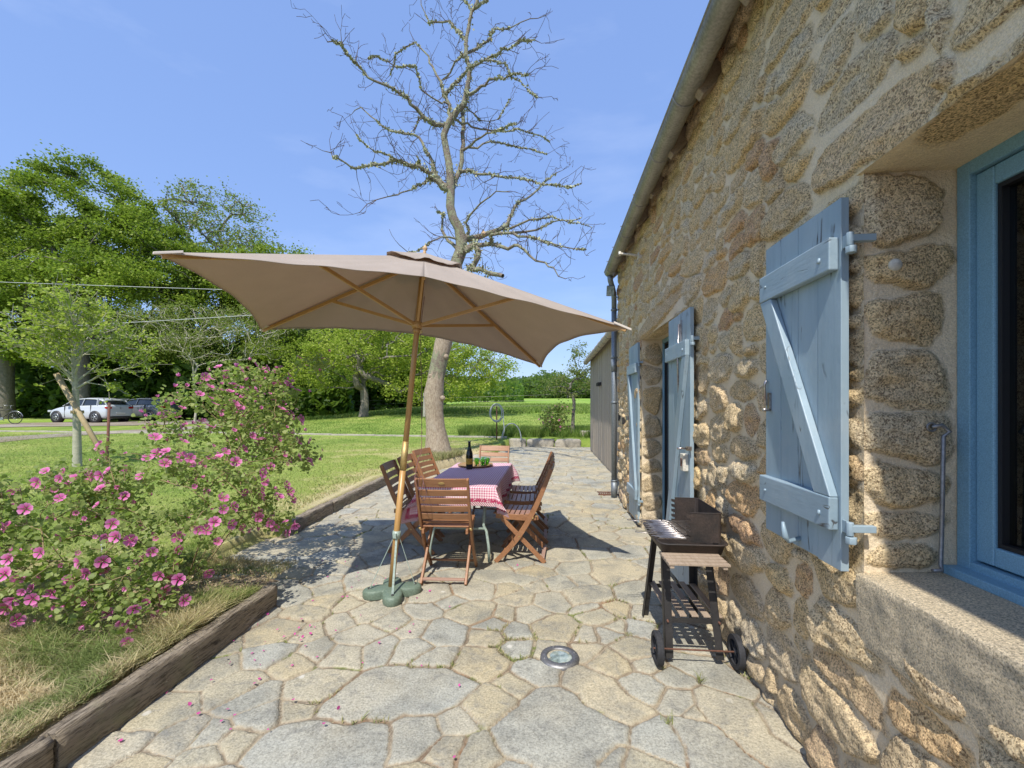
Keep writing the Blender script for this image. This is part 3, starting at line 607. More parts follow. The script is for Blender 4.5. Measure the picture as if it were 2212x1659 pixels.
# sill (rounded front, rough)
sy = np.arange(WY0 - .25, WY1 + .012, .012); prof = np.array([(.0, -.25), (-.006, -.18), (-.010, -.09), (-.012, -.02), (-.009, -.004), (.004, .001), (.08, .004), (.18, .010), (.36, .016)])
tt = np.linspace(0, len(prof) - 1, 46); px = np.interp(tt, range(len(prof)), prof[:, 0]); pz = np.interp(tt, range(len(prof)), prof[:, 1])
PX, SY = np.meshgrid(px, sy); PZ = np.meshgrid(pz, sy)[0]
nn = fbm(SY * 16, (PX + PZ) * 18, 71) * .010
V = np.stack([WX - .012 + PX + np.where(PX < 0, nn, 0), SY, WZ0 + PZ + np.where(PX >= 0, nn * .35, 0)], -1).reshape(-1, 3)
t = NT('granite_sill'); v = t.coord('Object'); sp = t.noise(v, 170, 4, .8)
t.col(t.mix(.95, t.mix(t.ramp(t.noise(v, 4, 4), [(.4, 0), (.7, 1)]), (.74, .61, .41), (.66, .55, .38)), t.ramp(sp, [(.36, .35), (.5, 1.), (.66, 1.5)]), 'MULTIPLY')).rough(.9, 0, .2); t.bump(t.math('ADD', sp, t.noise(v, 60, 4)), 1, .009)
inhouse(np_mesh('window_sill', V, grid_faces(len(sy), 46), t.mat, house, True))

# window: blue outer frame, sash, gasket, glass
FX = 1.425
def frame_mb(y0, y1, z0, z1, w, x0, x1):
    m = MB(); m.box(x0, x1, y0, y0 + w, z0, z1); m.box(x0, x1, y1 - w, y1, z0, z1); m.box(x0, x1, y0 + w, y1 - w, z1 - w, z1); m.box(x0, x1, y0 + w, y1 - w, z0, z0 + w); return m
win = inhouse(frame_mb(WY0, WY1, WZ0 + .02, WZ1, .048, FX, FX + .09).build('window', M['frame'], house, .003))
m_ = MB(); m_.box(FX - .05, FX + .03, WY0, WY1 - .002, WZ0 + .012, WZ0 + .042); o = m_.build('sill_rail', M['frame'], win, .004)
frame_mb(WY0 + .049, WY1 - .049, WZ0 + .075, WZ1 - .052, .062, FX + .018, FX + .08).build('sash', M['frame'], win, .005)
frame_mb(WY0 + .112, WY1 - .112, WZ0 + .138, WZ1 - .115, .014, FX + .028, FX + .075).build('gasket', M['gasket'], win)
t = NT('clear_pane'); t.col((.9, .95, .95)).rough(.0, 0, .5); gl = t.n('ShaderNodeBsdfGlossy'); gl.inputs['Roughness'].default_value = .01
trn = t.n('ShaderNodeBsdfTransparent'); trn.inputs[0].default_value = (.45, .50, .48, 1); fr = t.n('ShaderNodeFresnel'); fr.inputs[0].default_value = 1.5; ms = t.n('ShaderNodeMixShader')
t.l(t.math('MULTIPLY_ADD', fr.outputs[0], .9, .07), ms.inputs[0]); t.l(trn.outputs[0], ms.inputs[1]); t.l(gl.outputs[0], ms.inputs[2]); t.l(ms.outputs[0], t.out.inputs[0]); M['pane'] = t.mat
m_ = MB(); m_.box(FX + .05, FX + .058, WY0 + .124, WY1 - .124, WZ0 + .15, WZ1 - .127); m_.build('pane', M['pane'], win)
# door: blue frame with a tall pane
dr = inhouse(frame_mb(DY0 + .002, DY1 - .004, .037, DZ1 - .004, .05, 1.36, 1.42).build('door', M['frame'], house, .003))
frame_mb(DY0 + .055, DY1 - .057, .09, DZ1 - .057, .016, 1.375, 1.41).build('gasket', M['gasket'], dr)
m_ = MB(); m_.box(1.39, 1.398, DY0 + .07, DY1 - .073, .1, DZ1 - .073); m_.build('pane', M['glass'], dr)

# shutters -------------------------------------------------------
def shutter(y0, y1, z0, z1, x, brace, label, nb=4, hinge_at='low', th=.028):
    """boards against the wall, Z battens and a brace on the side facing the terrace; y0 = hinge edge nearest the opening"""
    rr = random.Random(int(y0 * 100)); m = MB(); W_ = (y1 - y0); bw = W_ / nb
    for k in range(nb):
        a, c = y0 + k * bw + (0 if k == 0 else .0012), y0 + (k + 1) * bw - (0 if k == nb - 1 else .0012)
        m.box(x + rr.uniform(0, .0015), x + th, a, c, z0 + rr.uniform(-.003, .003), z1 + rr.uniform(-.003, .003))
    o = inhouse(m.build('shutter', M['shutter'], house, .002)); tag(o, label)
    h = (z1 - z0); zt, zb = z1 - .175 * h / 1.4 - .03, z0 + .21 * h / 1.4
    bh = .12; e = .034
    for zc in (zt, zb):
        mm = MB(); mm.box(x - e, x - .0005, y0 + .012, y1 - .008, zc - bh / 2, zc + bh / 2); mm.build('batten', M['batten'], o, .005)
    mm = MB()
    ya, yb = (y0 + .05, y1 - .045) if brace > 0 else (y1 - .05, y0 + .05)
    # parallelogram brace from bottom (ya) to top (yb)
    z_a, z_b = zb + bh / 2 + .001, zt - bh / 2 - .001; ww = .05
    ww = .062; P = [(ya - ww, z_a), (ya + ww, z_a), (yb + ww, z_b), (yb - ww, z_b)]
    P = [(min(max(a, y0 + .012), y1 - .008), c) for a, c in P]
    mm.add([(xx, a, c) for xx in (x - e + .003, x - .0005) for a, c in P], [(0, 1, 2, 3), (7, 6, 5, 4)] + [(i, 4 + i, 4 + (i + 1) % 4, (i + 1) % 4) for i in range(4)])
    mm.build('brace', M['shutter'], o, .004)
    for zc in (z1 - .13 * h / 1.4 - .04, z0 + .17 * h / 1.4):
        mm = MB(); yy = y0
        mm.box(x + .004, x + .011, yy - .035, yy + .0, zc - .022, zc + .022); mm.cyl((x + .005, yy - .04, zc - .025), (x + .005, yy - .04, zc + .022), .012, 8)
        mm.box(x + .005, WX + .01, yy - .052, yy - .030, zc - .012, zc + .012)
        mm.cyl((x + .006, yy - .045, zc - .052), (x + .006, yy - .045, zc - .028), .018, 6)
        mm.build('hinge', M['shutter'], o, .002)
    for zc in (zt, zb):
        for k in (0, nb - 1): mm = MB(); mm.cyl((x - e - .003, y0 + (k + .5) * bw, zc + rr.uniform(-.02, .02)), (x - e + .002, y0 + (k + .5) * bw, zc), .0065, 8); mm.build('bolt_head', M['shutter'], o)
    return o
sA = shutter(1.50 + .17, 2.22, .905, 2.25, 1.045, 1, 'window shutter folded back beside the near window')
sB = shutter(5.46, 6.05, .07, 2.27, 1.075, 1, 'tall door shutter beyond the doorway', 4)
sC = shutter(3.38, 3.98, .06, 2.24, 1.05, -1, 'tall door shutter on the near side of the doorway', 4)
# hardware of the near window shutter
m_ = MB(); m_.tube([(1.035, 2.19, 1.62), (1.03, 2.20, 1.60), (1.03, 2.19, 1.50)], .006, 6); m_.cyl((1.04, 2.17, 1.48), (1.00, 2.15, 1.48), .007, 8); m_.box(1.035, 1.045, 2.165, 2.185, 1.48, 1.56); m_.build('latch', M['chrome'], sA)
m_ = MB(); m_.tube([(1.10, 1.93, .96), (1.0, 1.93, .93), (.985, 1.93, .95), (.98, 1.935, 1.01)], [.010, .010, .014, .006], 6); m_.build('shutter_stop', M['shutter'], sA)
m_ = MB(); m_.cyl((1.02, 3.37, 1.18), (.95, 3.36, 1.18), .008, 8); m_.box(1.018, 1.05, 3.34, 3.38, 1.165, 1.195); m_.build('latch', M['chrome'], sC)
m_ = MB(); m_.box(1.01, 1.05, 3.42, 3.50, 1.00, 1.13); m_.build('lock_case', M['white'], sC, .004)
m_ = MB(); m_.box(1.004, 1.0098, 3.445, 3.472, 1.035, 1.095); m_.build('lock_slot', M['rust'], sC)
m_ = MB(); m_.box(1.03, 1.075, 5.99, 6.05, 1.30, 1.36); m_.build('latch', M['chrome'], sB)
m_ = MB(); m_.box(1.037, 1.05, 3.58, 3.62, 1.95, 2.18); m_.tube([(1.03, 3.6, 2.15), (1.02, 3.6, 1.85), (1.03, 3.6, 1.6)], .007, 6); m_.build('bolt_bar', M['chrome'], sC)
m_ = MB(); m_.lathe([(0, -.006), (.02, -.006), (.022, 0), (.02, .006), (0, .006)], (0, 0, 0), 14)
o = inhouse(m_.build('wall_disc', M['white'], house)); o.rotation_euler = (PI / 2, 0, 0); o.location = (1.20 - WX, WY1 - .032 - 3.5, 1.99)
# hook bar hanging on the reveal
m_ = MB(); hx, hz = 1.345, 1.425
m_.tube([(hx - .03, 1.63, hz), (hx, 1.625, hz + .008), (hx + .02, 1.62, hz - .015), (hx, 1.62, hz - .03), (hx, 1.625, hz - .3), (hx, 1.63, WZ0 + .05), (hx - .005, 1.62, WZ0 + .035), (hx - .035, 1.62, WZ0 + .032)], .0065, 8)
m_.tube([(hx - .03 + .014 * math.cos(k / 10 * 2 * PI), 1.63, hz + .014 * math.sin(k / 10 * 2 * PI)) for k in range(11)], .004, 6)
inhouse(m_.build('hook_bar', M['steel'], house))

# gutter, rafters, roof
GX, GZ, GR = .935, 3.665, .077
m_ = MB(); n = 14; yy = np.arange(-2.5, 7.2, .35)
P = []
for y in yy:
    for k in range(n):
        a = PI + PI * k / (n - 1); P.append((GX + GR * math.cos(a), y, GZ - .016 * (y - 2) + GR * math.sin(a)))
    P += [(GX + GR - .006, y, GZ - .016 * (y - 2) - .002)]
nn_ = n + 1
m_.add(P, [(i * nn_ + k, i * nn_ + k + 1, (i + 1) * nn_ + k + 1, (i + 1) * nn_ + k) for i in range(len(yy) - 1) for k in range(n - 1)], True)
m_.tube([(GX - GR, y, GZ - .016 * (y - 2)) for y in yy], .010, 8)
cap_y = float(yy[-1]); m_.add([(GX + GR * math.cos(PI + PI * k / 11), cap_y, GZ - .082 + GR * math.sin(PI + PI * k / 11)) for k in range(12)], [list(range(12))])
gut = inhouse(m_.build('gutter', M['zinc'], house)); sol = gut.modifiers.new('s', 'SOLIDIFY'); sol.thickness = .003
for y in (1.25, 2.14, 3.12, 3.8, 4.6, 5.4, 6.1, 6.7):
    m_ = MB(); m_.tube([(GX + (GR + .003) * math.cos(PI + PI * k / 14), y, GZ - .016 * (y - 2) + (GR + .003) * math.sin(PI + PI * k / 14)) for k in range(15)], .0085, 6)
    m_.bar((GX - GR, y, GZ + .006), (GX + GR + .1, y, GZ + .06), .02, .004); m_.build('gutter_bracket', M['zinc'], gut)
roof = MB(); sl = .86
ex, ez = GX + .0, GZ + .035; rx, rz_ = 4.4, GZ + .035 + (4.4 - GX) * sl
for k, (xa, za, xb_, zb_) in enumerate(((ex, ez, rx, rz_), (rx, rz_, 8.0, rz_ - (8.0 - rx) * sl))):
    roof.add([(xa, -2.7, za), (xb_, -2.7, zb_), (xb_, 7.28, zb_), (xa, 7.28, za), (xa, -2.7, za + .05), (xb_, -2.7, zb_ + .05), (xb_, 7.28, zb_ + .05), (xa, 7.28, za + .05)],
             [(0, 3, 2, 1), (4, 5, 6, 7), (0, 4, 7, 3), (1, 2, 6, 5), (0, 1, 5, 4), (3, 7, 6, 2)])
rf_ = inhouse(roof.build('roof', M['slate'], house))
m_ = MB(); m_.box(ex + .03, ex + .05, -2.6, 7.2, ez - .06, ez + .02); m_.add([(ex + .03, -2.6, ez - .012), (WX + .1, -2.6, ez + (WX + .1 - ex) * sl - .04), (WX + .1, 7.22, ez + (WX + .1 - ex) * sl - .04), (ex + .03, 7.22, ez - .012)], [(0, 1, 2, 3)])
m_.build('soffit_board', M['rafter'], rf_)
for k in range(10):
    y = .9 + k * .70; m_ = MB(); m_.bar((ex + .03, y, ez - .115), (WX + .3, y, ez - .115 + (WX + .3 - ex - .03) * sl), .08, .12, (0, 0, 1)); m_.build('rafter', M['rafter'], rf_, .006)
# downpipe
m_ = MB(); dx, dy = 1.045, 7.22; m_.tube([(GX, 6.90, GZ - .15), (GX + .01, 6.92, GZ - .22), (dx - .02, 7.12, GZ - .36), (dx, dy, GZ - .45), (dx, dy, 3.0)], .042, 12, sm=True)
m_.tube([(dx, dy, 3.02), (dx, dy, .22)], .043, 12); m_.tube([(dx, dy, .26), (dx, dy, .03)], .050, 12); m_.tube([(dx, dy, 2.05), (dx, dy, 2.25)], .050, 12)
dp = inhouse(m_.build('downpipe', M['zincpipe'], house))
for z in (3.05, 2.28, 1.55, .28):
    m_ = MB(); m_.cyl((dx, dy, z - .012), (dx, dy, z + .012), .053, 12); m_.box(dx, WX + .02, dy - .01, dy + .004, z - .01, z + .01); m_.build('pipe_collar', M['zincpipe'], dp)
o = MB(); o.box(1.085, 1.125, 7.02, 7.10, 1.26, 1.38); inhouse(o.build('socket_box', M['black'], house, .004))
o = MB(); o.box(1.07, 1.118, 6.55, 6.60, 1.22, 1.33); inhouse(o.build('socket_box', M['black'], house, .004))
# floodlight under the gutter end
m_ = MB(); m_.M = Matrix.Translation((.955, 6.98, 3.30)) @ Matrix.Rotation(.35, 4, 'X') @ Matrix.Rotation(-.3, 4, 'Z'); m_.box(-.06, .06, -.02, .045, -.08, .08); fl = inhouse(m_.build('floodlight', M['zincpipe'], house, .006))
m2 = MB(); m2.M = m_.M; m2.box(-.058, .058, -.024, -.021, -.075, .075); m2.build('floodlight_glass', M['lens'], fl)
m_ = MB(); m_.tube([(.98, 7.02, 3.25), (1.05, 7.06, 3.22), (1.12, 7.06, 3.22)], .012, 8); m_.build('bracket', M['zincpipe'], fl)
# small white wall lamp arm
m_ = MB(); m_.tube([(1.10, 5.4, 3.31), (.84, 5.36, 3.33)], .014, 8); m_.box(1.065, 1.115, 5.37, 5.43, 3.27, 3.35); m_.cyl((.845, 5.35, 3.31), (.845, 5.37, 3.35), .018, 8)
inhouse(m_.build('wall_arm', M['white'], house, .002))

# barn -----------------------------------------------------------
barn = thing('wooden_barn', 'grey timber clad barn behind the downpipe at the far end of the patio', 'barn', (1.35, 11, 0))
def inbarn(o): o.location = (-1.35, -11, 0); return o
m_ = MB(); rr = random.Random(4); y = 7.215
while y < 14.75:
    w_ = min(rr.uniform(.10, .17), 14.8 - y); m_.box(1.35 + rr.uniform(0, .012), 1.40, y + .003, y + w_ - .003, .05, 3.0); y += w_
inbarn(m_.build('cladding', M['barn'], barn))
m_ = MB(); m_.box(1.41, 6, 7.23, 14.72, 0, 3.0); m_.box(1.36, 1.41, 7.23, 14.74, -.02, .045); inbarn(m_.build('wall', M['barn'], barn))
m_ = MB(); m_.add([(1.22, 7.25, 3.0), (1.22, 14.95, 3.0), (6.2, 14.95, 5.5), (6.2, 7.25, 5.5), (1.22, 7.25, 3.05), (1.22, 14.95, 3.05), (6.2, 14.95, 5.55), (6.2, 7.25, 5.55)], [(0, 1, 2, 3), (7, 6, 5, 4), (0, 4, 5, 1), (1, 5, 6, 2), (0, 3, 7, 4)])
inbarn(m_.build('roof', M['slate'], barn))
m_ = MB(); m_.tube([(1.20, y_, 2.93) for y_ in np.arange(7.25, 15, .5)], .075, 12); bg = inbarn(m_.build('gutter', M['blockstone'], barn))
for y in np.arange(7.6, 14.9, .7):
    m_ = MB(); m_.cyl((1.2, y - .015, 2.93), (1.2, y + .015, 2.93), .083, 12); m_.build('gutter_bracket', M['zinc'], bg)
m_ = MB(); m_.tube([(1.35, 14.4, 2.70), (1.25, 14.6, 2.66), (1.20, 14.7, 2.72), (1.17, 14.8, 2.66)], .015, 6); inbarn(m_.build('iron_hook', M['iron'], barn))
for a_ in (11.6, 11.9): m_ = MB(); m_.box(1.26, 1.35, a_, a_ + .12, 2.02, 2.11); inbarn(m_.build('barn_light', M['black'], barn, .005))

# timber edging of the lawn --------------------------------------
def sleeper(x0, y0, x1, y1, z0, z1, w_, label, seed, g='old timber sleepers edging the lawn'):
    L = math.hypot(x1 - x0, y1 - y0); n = int(L / .035); a = np.linspace(0, L, n); rs = np.random.RandomState(seed)
    prof = []; k = 9
    for i in range(k): prof.append((0, i / (k - 1)))
    for i in range(1, 8): prof.append((i / 7, 1))
    for i in range(1, 5): prof.append((1, 1 - i / 4))
    prof = np.array(prof); A, PU = np.meshgrid(a, prof[:, 0]); PV = np.meshgrid(a, prof[:, 1])[1]
    s_ = np.cumsum(np.r_[0, np.hypot(*np.diff(prof, axis=0).T)])[:, None] + A * 0
    nz_ = fbm(A * 2.0, s_ * 9, seed) * .035 + fbm(A * 9, s_ * 24, seed + 3) * .022 + fbm(A * 30, s_ * 60, seed + 4) * .010
    cr = np.clip(1 - np.abs(PU - .28 - fbm(A * 1.1, A * 0, seed + 9) * .5) / .06, 0, 1) * (PV > .99) * .02
    off = -(PU * w_) + nz_ * np.where((PU == 0) | (PU == 1), 1, .2); zz = z0 + PV * (z1 - z0) + nz_ * (PV > .9) * .7 - cr
    zz = zz - .012 * (PV > .9) * ((PU < .05) | (PU > .95))
    wob = fbm(A * .7, A * 0, seed + 5) * .03
    V = np.stack([A, off + wob, zz], -1); nr, nc = A.shape
    V = V.reshape(-1, 3); fc = grid_faces(nr, nc)
    V = list(map(tuple, V)); fc = [list(q) for q in fc]
    me = bpy.data.meshes.new('timber_sleeper'); e0 = [r * nc for r in range(nr)]; e1 = [r * nc + nc - 1 for r in range(nr)]
    me.from_pydata(V, [], fc + [e0, e1[::-1]]); me.materials.append(M['sleeperx' if L < 1 else 'sleeper']); me.update()
    me.polygons.foreach_set('use_smooth', [True] * len(fc) + [False, False])
    o = link(bpy.data.objects.new('timber_sleeper', me)); o.location = (x0, y0, 0); o.rotation_euler = (0, 0, math.atan2(y1 - y0, x1 - x0))
    # long grain runs along local x
    return tag(o, label, 'sleeper', g)
t = None
# wood() stretch for the sleepers runs along their own x axis
def sl_wood():
    t = NT('old_sleeper'); v = t.coord('Object', (.12, 1.2, 1.2)); v0 = t.coord('Object'); n = t.noise(v, 14, 7, .7, .4); f = t.noise(v, 70, 5, .8)
    c = t.mix(t.ramp(n, [(.3, 0), (.7, 1)]), (.44, .37, .275), (.27, .22, .16)); c = t.mix(t.ramp(f, [(.46, 0), (.62, .9)]), c, (.075, .06, .045))
    c = t.mix(t.ramp(t.noise(v0, 5, 5, .6), [(.55, 0), (.7, .55)]), c, (.30, .29, .17)); c = t.mix(t.ramp(t.noise(v0, 26, 4, .7), [(.66, 0), (.70, .7)]), c, (.50, .50, .42))
    t.col(c); t.rough(.95, 0, .1); t.bump(t.math('ADD', n, f), 1, .012); return t.mat
M['sleeper'] = sl_wood(); M['sleeperx'] = M['sleeper']
sleeper(-2.06, -1.9, -2.075, 1.60, -.03, .160, .080, 'nearest timber sleeper cut by the bottom left corner', 1)
sleeper(-2.075, 1.615, -2.10, 3.10, -.03, .162, .080, 'mossy timber sleeper along the flower bed under the pink bush', 2)
sleeper(-3.04, 4.66, -3.10, 5.86, -.03, .165, .10, 'short timber sleeper just behind the pink bush', 3)
sleeper(-3.10, 5.88, -3.17, 8.02, -.03, .16, .10, 'farthest timber sleeper left of the wooden chairs', 4)
# stone edging
def stone_block(x, y, z, sx, sy_, sz, rz, seed, name, label, cat, group=None, mat='blockstone'):
    import bmesh
    bm = bmesh.new(); bmesh.ops.create_cube(bm, size=2); bmesh.ops.subdivide_edges(bm, edges=bm.edges, cuts=5, use_grid_fill=True); rs = np.random.RandomState(seed)
    o3 = rs.rand(3) * 50
    for v in bm.verts:
        c = v.co; l = (abs(c.x) ** 7 + abs(c.y) ** 7 + abs(c.z) ** 7) ** (1 / 7); q = c / l
        k = 1 + float(fbm(q.x * 1.7 + o3[0], q.y * 1.7 + q.z * 1.3 + o3[1], seed)) * .45
        v.co = Vector((q.x * sx / 2 * k, q.y * sy_ / 2 * k, q.z * sz / 2 * (1 + (k - 1) * .5)))
    me = bpy.data.meshes.new(name); bm.to_mesh(me); bm.free(); me.materials.append(M[mat]); me.polygons.foreach_set('use_smooth', [True] * len(me.polygons))
    o = link(bpy.data.objects.new(name, me)); o.location = (x, y, z); o.rotation_euler = (0, 0, rz)
    return tag(o, label, cat, group)
for k, (x, w_, l) in enumerate(((-1.15, .62, 'short pale edging block beside the rusty pole at the patio end'), (-.32, 1.0, 'long pale edging block at the patio end behind the tall chair back'), (.66, .92, 'pale edging block nearest the low dark rock at the patio end'))):
    stone_block(x, PATIO_END + .02, .13, w_, .26, .34, rr.uniform(-.03, .03), 20 + k, 'edging_stone', l, 'edging stone', 'stone blocks ending the patio')
stone_block(1.20, PATIO_END + .18, .11, .28, .22, .28, .2, 31, 'dark_rock', 'small dark rock between the pale edging blocks and the barn', 'rock', mat='sleeper')
stone_block(1.45, PATIO_END + .9, .42, .62, .4, .26, 0, 32, 'edging_stone', 'grey step block tucked against the far corner of the barn', 'edging stone', 'stone blocks ending the patio')
stone_block(-1.72, 11.0, .17, .46, .30, .16, .3, 33, 'flat_stone', 'flat pale stone lying at the foot of the bare tree', 'rock')
# pale kerb line across the lawn
m_ = MB(); x = -1.55; rr = random.Random(8); k = 0
while x > -26:
    w_ = rr.uniform(.7, 1.3); y = PATIO_END + .05 - .11 * (x + 1.5) * .3; zz = float(G(x, y)); m_.box(x - w_ + .012, x, y - .07 + rr.uniform(-.01, .01), y + .09, zz - .3, zz + .055 + rr.uniform(-.008, .008)); x -= w_
tag(m_.build('kerb', M['blockstone'], None, .012), 'pale stone kerb crossing the lawn behind the bare tree', 'kerb', kind='structure')
# gravel drive on the left, widening to the parking under the oaks
def ribbon(name, pts, widths, mat, label, cat, lift=.012, n=60):
    pts = np.array(pts, float); t_ = np.linspace(0, len(pts) - 1, n); px = np.interp(t_, range(len(pts)), pts[:, 0]); py = np.interp(t_, range(len(pts)), pts[:, 1]); ww = np.interp(t_, range(len(pts)), widths)
    px = np.convolve(np.pad(px, 3, 'edge'), np.ones(7) / 7, 'valid'); py = np.convolve(np.pad(py, 3, 'edge'), np.ones(7) / 7, 'valid')
    tx, ty = np.gradient(px), np.gradient(py); L = np.hypot(tx, ty); nx, ny = -ty / L, tx / L; s = np.linspace(-1, 1, 15)
    jag = 1 + fbm(t_ * 3, t_ * 0, 5)[:, None] * .3
    X = px[:, None] + nx[:, None] * s * ww[:, None] / 2 * jag; Y = py[:, None] + ny[:, None] * s * ww[:, None] / 2 * jag; Z = G(X, Y) + lift
    return tag(np_mesh(name, np.stack([X, Y, Z], -1).reshape(-1, 3), grid_faces(n, 15)[:, ::-1], mat, None, True), label, cat, kind='structure')
def gp(u, v, h=0):
    d = 12.
    for _ in range(60):
        p = at(u, v, d); g = float(G(p[0], p[1])) + h
        d = max(2., d + (p[2] - g) * 945 / max(v - 876, 6) * .6)
    return at(u, v, d)
A1 = [gp(-160, 966), gp(0, 949), gp(160, 938), gp(330, 930), gp(470, 921), gp(600, 905), gp(690, 899)]
ribbon('drive', [a[:2] for a in A1], [1.9, 1.9, 2.0, 2.1, 2.1, 2.0, 1.4], M['gravel'], 'grey gravel drive passing behind the pink bush', 'drive')
A2 = [gp(-160, 926), gp(60, 921), gp(250, 919), gp(420, 914), gp(560, 903)]
ribbon('parking_area', [(a[0], a[1] + 2.2) for a in A2], [5.5, 5.5, 5.5, 5, 4], M['gravel'], 'shaded gravel parking area under the oaks', 'parking area', lift=.02)
# planting bed soil under the bush
X, Y = np.meshgrid(np.linspace(-3.1, -2.13, 26), np.linspace(2.0, 3.30, 30)); edge = np.clip(np.hypot((X + 2.45) / .60, (Y - 2.75) / .62) + fbm(X * 5, Y * 5, 14) * .5, 0, 1)
Z = G(X, Y) + .012 * (1 - edge ** 4) - .04 * edge ** 6 + fbm(X * 7, Y * 7, 13) * .03 * (1 - edge ** 3)
tag(np_mesh('flower_bed', np.stack([X, Y, Z], -1).reshape(-1, 3), grid_faces(30, 26), M['soil'], None, True), 'dry brown soil under the pink bush', 'soil', kind='structure')
# drain grate
m_ = MB()
for k in range(9): m_.box(.83 + k * .035, .848 + k * .035, 7.40, 7.60, .005, .022)
m_.box(.81, 1.15, 7.38, 7.40, .0, .024); m_.box(.81, 1.15, 7.60, 7.62, .0, .024)
tag(m_.build('drain_grate', M['rust']), 'small rusty drain grate at the foot of the downpipe', 'drain')
# recessed ground lamp
gl_ = thing('ground_lamp', 'round steel recessed lamp set in the paving', 'ground lamp', (.06, 2.615, .001))
m_ = MB(); m_.lathe([(.074, -.02), (.074, .012), (.079, .016), (.112, .012), (.118, .0), (.118, -.03)], n=40); m_.build('rim', M['steel'], gl_)
m_ = MB(); m_.lathe([(.0, .010), (.05, .009), (.073, .004)], n=40); m_.build('lens', M['lens'], gl_)
for k in range(4): a = k * PI / 2 + .4; m_ = MB(); m_.lathe([(0, .018), (.004, .018), (.005, .014)], (.096 * math.cos(a), .096 * math.sin(a), 0), 8); m_.build('screw', M['steel'], gl_)
# ------------------------------------------------------------------ parasol (pose solved from the photograph)
PB = Vector((-1.246, 3.36, .055)); PA = Vector((-1.040, 3.571, 2.745)); axis = (PA - PB).normalized()
NL, NR, FL, FR = (Vector(q) for q in ((-2.088, 2.152, 2.313), (.561, 3.097, 2.032), (-2.738, 3.946, 2.221), (-.089, 4.891, 1.939)))
HUB = Vector((-1.086, 3.524, 2.156)); HUB = PB + axis * (HUB - PB).dot(axis); TOPH = PB + axis * ((PA - PB).length - .10)
par = thing('parasol', 'rectangular taupe canvas parasol on a leaning wooden pole', 'parasol', tuple(PB))
def inpar(o): o.location = -PB; return o
def panel(A, B, k, name='canopy'):
    nr, nc = 26, 40; V = []
    for i in range(nr + 1):
        r = i / nr
        for j in range(nc + 1):
            t_ = j / nc; p = PA + (A.lerp(B, t_) - PA) * r; b = 4 * t_ * (1 - t_)
            p = p + (PA - p) * (k * b * r * r) + axis * (-.035 * b * r * (1 - r) * 1.5 + .004 * math.sin(t_ * 23 + i * .3) * r * b)
            V.append(p)
    return V, [(i * (nc + 1) + j, i * (nc + 1) + j + 1, (i + 1) * (nc + 1) + j + 1, (i + 1) * (nc + 1) + j) for i in range(nr) for j in range(nc)]
NM = NL.lerp(NR, .5); NM = NM + (PA - NM) * .41; FM = FL.lerp(FR, .5); FM = FM + (PA - FM) * .20
EDGES = ((NL, NM, .035), (NM, NR, .035), (NR, FR, .10), (FR, FM, .05), (FM, FL, .05), (FL, NL, .06))
m_ = MB()
for A, B, k in EDGES:
    V, f_ = panel(A, B, k); m_.add(V, f_, True)
can = inpar(m_.build('canopy', M['canvas'], par)); s_ = can.modifiers.new('s', 'SOLIDIFY'); s_.thickness = .0015
# hem and corner pockets
for A, B, k in EDGES:
    m_ = MB(); P = []
    for j in range(41):
        t_ = j / 40; p = A.lerp(B, t_); b = 4 * t_ * (1 - t_); p = p + (PA - p) * (k * b) + axis * (.004 * math.sin(t_ * 23 + 7.8) * b); P.append(p)
    m_.tube(P, .0035, 5); m_.build('hem', M['canvas'], can)
for Q in (NL, NR, FL, FR):
    d = (PA - Q).normalized(); m_ = MB(); sd = axis.cross(d).normalized()
    V = [Q - d * .008 + sd * .006, Q - d * .008 - sd * .006, Q + d * .12 - sd * .042, Q + d * .12 + sd * .042]
    m_.add([v + axis * .004 for v in V] + [v - axis * .012 for v in V], [(0, 1, 2, 3), (7, 6, 5, 4), (0, 4, 5, 1), (1, 5, 6, 2), (3, 2, 6, 7), (0, 3, 7, 4)]); m_.build('corner_pocket', M['pocket'], can, .003)
# vent cap with a loose wavy edge
m_ = MB(); n = 64; V = [PA + axis * .03]
sc4 = [NL, NR, FR, FL]
for ring in range(1, 7):
    for k in range(n):
        a = k / n * 4; i = int(a) % 4; t_ = a - int(a); p = sc4[i].lerp(sc4[(i + 1) % 4], t_) ; p = PA + (p - PA) * (.205 * ring / 6)
        V.append(p + axis * (.03 + .012 * (ring / 6) ** 3 * math.sin(k / n * 2 * PI * 9) + .006 * (ring / 6) * math.sin(k * 1.7)))
f_ = [(0, 1 + k, 1 + (k + 1) % n) for k in range(n)] + [(1 + (r - 1) * n + k, 1 + r * n + k, 1 + r * n + (k + 1) % n, 1 + (r - 1) * n + (k + 1) % n) for r in range(1, 6) for k in range(n)]
m_.add(V, f_, True); vc = m_.build('vent_cap', M['canvas'], can); s_ = vc.modifiers.new('s', 'SOLIDIFY'); s_.thickness = .0015
m_ = MB(); m_.tube([PB, PB + axis * 1.02], .0245, 14); m_.tube([PB + axis * 1.02, PA + axis * .02], .0225, 14); inpar(m_.build('pole', M['pole'], par))
m_ = MB(); m_.tube([PB + axis * .93, PB + axis * 1.16], .0262, 14); inpar(m_.build('pole_sleeve', M['brass'], par))
m_ = MB()
for r, z in ((0,0),): pass
prof = [(.012, .02), (.013, .04), (.009, .045), (.020, .056), (.021, .068), (.013, .082), (.004, .094), (0, .096)]
X1 = axis.orthogonal().normalized(); Y1 = axis.cross(X1)
V = [PA + axis * z + (X1 * math.cos(2 * PI * k / 14) + Y1 * math.sin(2 * PI * k / 14)) * r for r, z in prof for k in range(14)]
